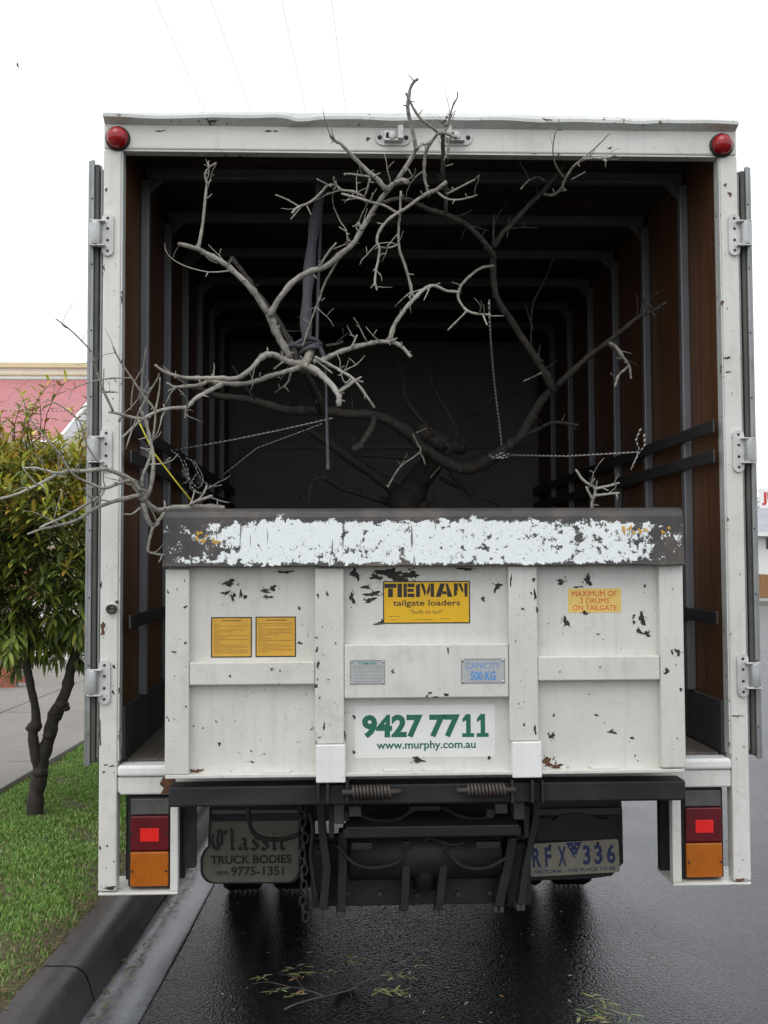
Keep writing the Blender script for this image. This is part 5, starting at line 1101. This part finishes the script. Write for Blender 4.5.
adopt(MB().box(XG-11, XG+3, 17.675, 17.6995, (za+zb2)/2-.07, (za+zb2)/2-.03, 'cream_wall').build('moulding'), house)
adopt(MB().box(XG-11, XG+3, 17.66, 17.6995, za-.02, za+.035, 'gutter_grey').build('flashing'), house)
for x in (XG-2.4, XG-5.4):
    wn = adopt(MB().box(x-.6, x+.6, 14.33, 14.379, 1.1, 2.5, 'white_trim').build('window'), house)
    for sgn in (-1, 1): MB().box(x+sgn*.29-.25, x+sgn*.29+.25, 14.318, 14.329, 1.16, 2.44, 'glass_dark').build('pane', wn)
adopt(MB().tube([(XG-1.95+.3, 14.3, ZE-.14), (XG-1.95+.3, 14.3, .12)], .045, 'white_trim', 8).build('downpipe'), house)
# picket fence, blue bin, low brick wall in front of the house
fc = thing('picket_fence', 'white picket fence in front of the house, seen under the tree', 'fence', (-6.5, 11.3, .12))
pb = atz(50, 661, .12)
for i in range(30):
    x = pb.x+.35-i*.13; adopt(MB().prism([(x, .14), (x+.085, .14), (x+.085, 1.0), (x+.0425, 1.06), (x, 1.0)], pb.y, pb.y+.02, 'white_trim').build('picket'), fc)
for z in (.35, .8): adopt(MB().box(pb.x-3.6, pb.x+.45, pb.y+.021, pb.y+.06, z, z+.07, 'white_trim').build('fence_rail'), fc)
for x in (pb.x-3.5, pb.x-1.6, pb.x+.40): adopt(MB().box(x, x+.08, pb.y+.061, pb.y+.14, .12, 1.0, 'white_trim').build('post'), fc)
bp = atz(57, 661, .12)
bn = thing('wheelie_bin', 'blue wheelie bin at the end of the white picket fence', 'bin', (bp.x+.3, bp.y+1.2, .12)); bx, by = bp.x+.3, bp.y+1.2
g = MB(); vs = [(bx-.22, by-.24, .16), (bx+.22, by-.24, .16), (bx+.22, by+.2, .16), (bx-.22, by+.2, .16), (bx-.29, by-.33, 1.0), (bx+.29, by-.33, 1.0), (bx+.29, by+.33, 1.0), (bx-.29, by+.33, 1.0)]
g.add(vs, [(0, 3, 2, 1), (4, 5, 6, 7), (0, 1, 5, 4), (1, 2, 6, 5), (2, 3, 7, 6), (3, 0, 4, 7)], 'bin_blue'); adopt(g.build('body', None, .03), bn)
adopt(MB().box(bx-.31, bx+.31, by-.36, by+.34, 1.001, 1.06, 'bin_blue').build('lid', None, .025), bn)
for s in (-1, 1): adopt(MB().lathe([(0, -.025), (.09, -.025), (.1, 0), (.09, .025), (0, .025)], (bx+s*.27, by+.24, .22), 'x', 'rubber', 14).build('wheel'), bn)
lw = thing('brick_wall', 'low red brick garden wall left of the street tree trunk', 'wall', (-6.5, 10.2, .12))
wb_ = atz(16, 690, .12); yb = wb_.y
adopt(MB().box(wb_.x-4, wb_.x, yb+.004, yb+.10, .12, .44, 'mortar').build('core'), lw)
bmesh_ = None
for row in range(4):
    for i in range(17):
        x = wb_.x-.24*(i+1)+(.12 if row % 2 else 0)
        if bmesh_ is None:
            o = MB().box(0, .228, 0, .108, 0, .072, 'brick_red').build('brick', None, .004); bmesh_ = o.data; o.location = (x, yb-.004, .124+row*.08); o2 = o
        else:
            o = bpy.data.objects.new('brick', bmesh_); COL.objects.link(o); o.location = (x, yb-.004+random.uniform(-.003, .003), .124+row*.08)
        adopt(o, lw)

# ================================================================== FAR SIDE, RIGHT
struct(strip(9, 60, .10, 33.2, 36.5, 'path_concrete', 'pavement', 1))
struct(MB().box(9, 60, 33.0, 33.19, -.02, .13, 'path_concrete').build('kerb'))
fx = at(763, 560, 44).x
def ZZ(py, Y): return at(763, py, Y).z
bf = thing('boundary_fence', 'brown boundary fence across the side street at the right edge', 'fence', (fx, 40, 0))
zt2 = at(763, 574, 40).z; xx = at(750, 560, 40).x
for i in range(34): adopt(MB().box(xx+i*.22, xx+i*.22+.212, 40, 40.03, .0, zt2+random.uniform(-.02, .02), 'fence_brown').build('board'), bf)
adopt(MB().box(xx, xx+7.5, 40.031, 40.09, zt2-.3, zt2-.2, 'fence_brown').build('rail'), bf)
hb = thing('white_building', 'white building with a grey pitched roof across the street at the right edge', 'building', (fx, 47, 0))
Yh = 45; x0 = at(755, 560, Yh).x; ze = at(763, 533, Yh).z; zr = at(763, 508, Yh+3).z
adopt(MB().box(x0, x0+12, Yh, Yh+6, 0, ze, 'white_trim').build('wall'), hb)
g = MB(); g.add([(x0-.5, Yh-.5, ze-.05), (x0+12.5, Yh-.5, ze-.05), (x0+12.5, Yh+3, zr), (x0+1.5, Yh+3, zr), (x0-.5, Yh+6.5, ze-.05), (x0+12.5, Yh+6.5, ze-.05)], [(0, 1, 2, 3), (3, 2, 5, 4), (0, 3, 4), (0, 4, 5, 1)], 'far_roof'); adopt(g.build('roof'), hb)
wx = at(766, 545, Yh).x; wn = adopt(MB().box(wx, wx+1.2, Yh-.03, Yh-.001, at(763, 549, Yh).z, at(763, 538, Yh).z, 'glass_dark').build('window'), hb)
adopt(MB().box(x0-.52, x0+12.5, Yh-.58, Yh-.505, ze-.16, ze+.02, 'white_trim').build('gutter'), hb)
sg = thing('roof_sign', 'white sign with red lettering behind the far grey roof', 'sign', (fx, 52, 0))
s0 = at(759.5, 494, 52); s1 = at(759.5, 505, 52)
adopt(MB().box(s0.x, s0.x+4, 52, 52.1, s1.z-.2, s0.z+.3, 'white_trim').build('panel'), sg)
adopt(MB().box(s0.x+.5, s0.x+.7, 52.02, 52.08, 0, s1.z-.2, 'gutter_grey').build('post'), sg); adopt(MB().box(s0.x+3, s0.x+3.2, 52.02, 52.08, 0, s1.z-.2, 'gutter_grey').build('post'), sg)
g = MB(); g.text('JU', s0.x+.12, s0.x+.95, s1.z-.02, s0.z+.1, 51.99, 'sign_red', .04); adopt(g.build('lettering'), sg)
ft = thing('far_tree', 'dark green tree behind the sign at the right edge', 'tree', (at(758, 490, 58).x+.5, 58, 0))
cxx = at(756, 500, 58); sp = []; g = MB(); g.tube([(cxx.x+.3, 58, 0), (cxx.x+.35, 58, 2.5), (cxx.x+.2, 58, 4.6)], [.2, .15, .06], 'trunk_bark', 8)
for a_ in range(6): g.tube([(cxx.x+.33, 58, 2.4+a_*.3), (cxx.x+.3+math.cos(a_*1.1)*.9, 58+math.sin(a_*1.1)*.9, 3.5+a_*.3)], [.07, .03], 'trunk_bark', 6)
adopt(g.build('trunk'), ft)
for i in range(2200):
    v = Vector((r.gauss(0, .5), r.gauss(0, .5), r.gauss(0, .45)))
    p = Vector((cxx.x+.2, 58, 4.0))+Vector((v.x*1.6, v.y*1.6, v.z*1.5)); a = r.uniform(0, 6.28)
    sp.append((p, Vector((math.cos(a), math.sin(a), r.uniform(-.5, .6))).normalized(), Vector((0, 0, 1)), r.uniform(.15, .3), r.uniform(.07, .13), tuple(x*r.uniform(.7, 1.2) for x in (.045, .075, .03)), .3))
stuff(adopt(leaf_cloud(sp, 'crown', 'leaf'), ft))

# ================================================================== OVERHEAD WIRES, BIRD
names = ('first', 'second', 'third', 'fourth')
px0 = ((160, 208, 110), (215, 253.5, 110), (284, 307, 108), (333, 346.5, 107)); ends = []
for i, (xa, xb, yb2) in enumerate(px0):
    A = atz(xa, 0, 7.5); Bp = atz(xb, yb2, 7.5); d = (Bp-A); d = d/d.y; pts = []
    for j in range(25):
        Yw = -24+66*j/24; t = (Yw+24)/66; q = A+d*(Yw-A.y); q.z = 7.5+.5*((2*t-1)**2)-.12; pts.append(q)
    ends.append(pts[-1]); tag(MB().tube(pts, .0030, 'wire_grey', 5).build('power_line'), 'thin overhead wire, %s from the left of the four above the truck' % names[i], 'wire', 'overhead wires')
pole = thing('power_pole', 'timber power pole with crossarm far ahead of the truck', 'pole', (ends[1].x+.5, 42.05, 0)); pxx = sum(e.x for e in ends)/4
adopt(MB().tube([(pxx, 42.2, -.02), (pxx, 42.2, 9)], [.16, .11], 'pole_timber', 12).build('shaft'), pole)
adopt(MB().box(ends[0].x-.2, ends[3].x+.2, 42.0, 42.085, 7.72, 7.82, 'pole_timber').build('crossarm'), pole)
for e in ends: adopt(MB().lathe([(0, 7.82), (.03, 7.82), (.04, 7.86), (.02, 7.9), (0, 7.9)], (e.x, 42.04, 0), 'z', 'plate_cream', 8).build('insulator'), pole)
bd = at(17.5, 65, 14); k_ = mpp(14)
g = MB(); g.tube([bd+Vector((.0, 0, .045)), bd+Vector((0, 0, .03)), bd, bd+Vector((.012, 0, -.04)), bd+Vector((.018, 0, -.06))], [.003, .014, .018, .008, .003], 'bird_grey', 8)
g.add([bd+Vector((0, 0, .02)), bd+Vector((-.035, .05, .01)), bd+Vector((0, .01, -.02))], [(0, 1, 2)], 'bird_grey'); g.add([bd+Vector((0, 0, .02)), bd+Vector((.02, -.07, .015)), bd+Vector((0, -.01, -.02))], [(0, 1, 2)], 'bird_grey')
tag(g.build('bird'), 'tiny dark bird high in the white sky at left', 'bird')
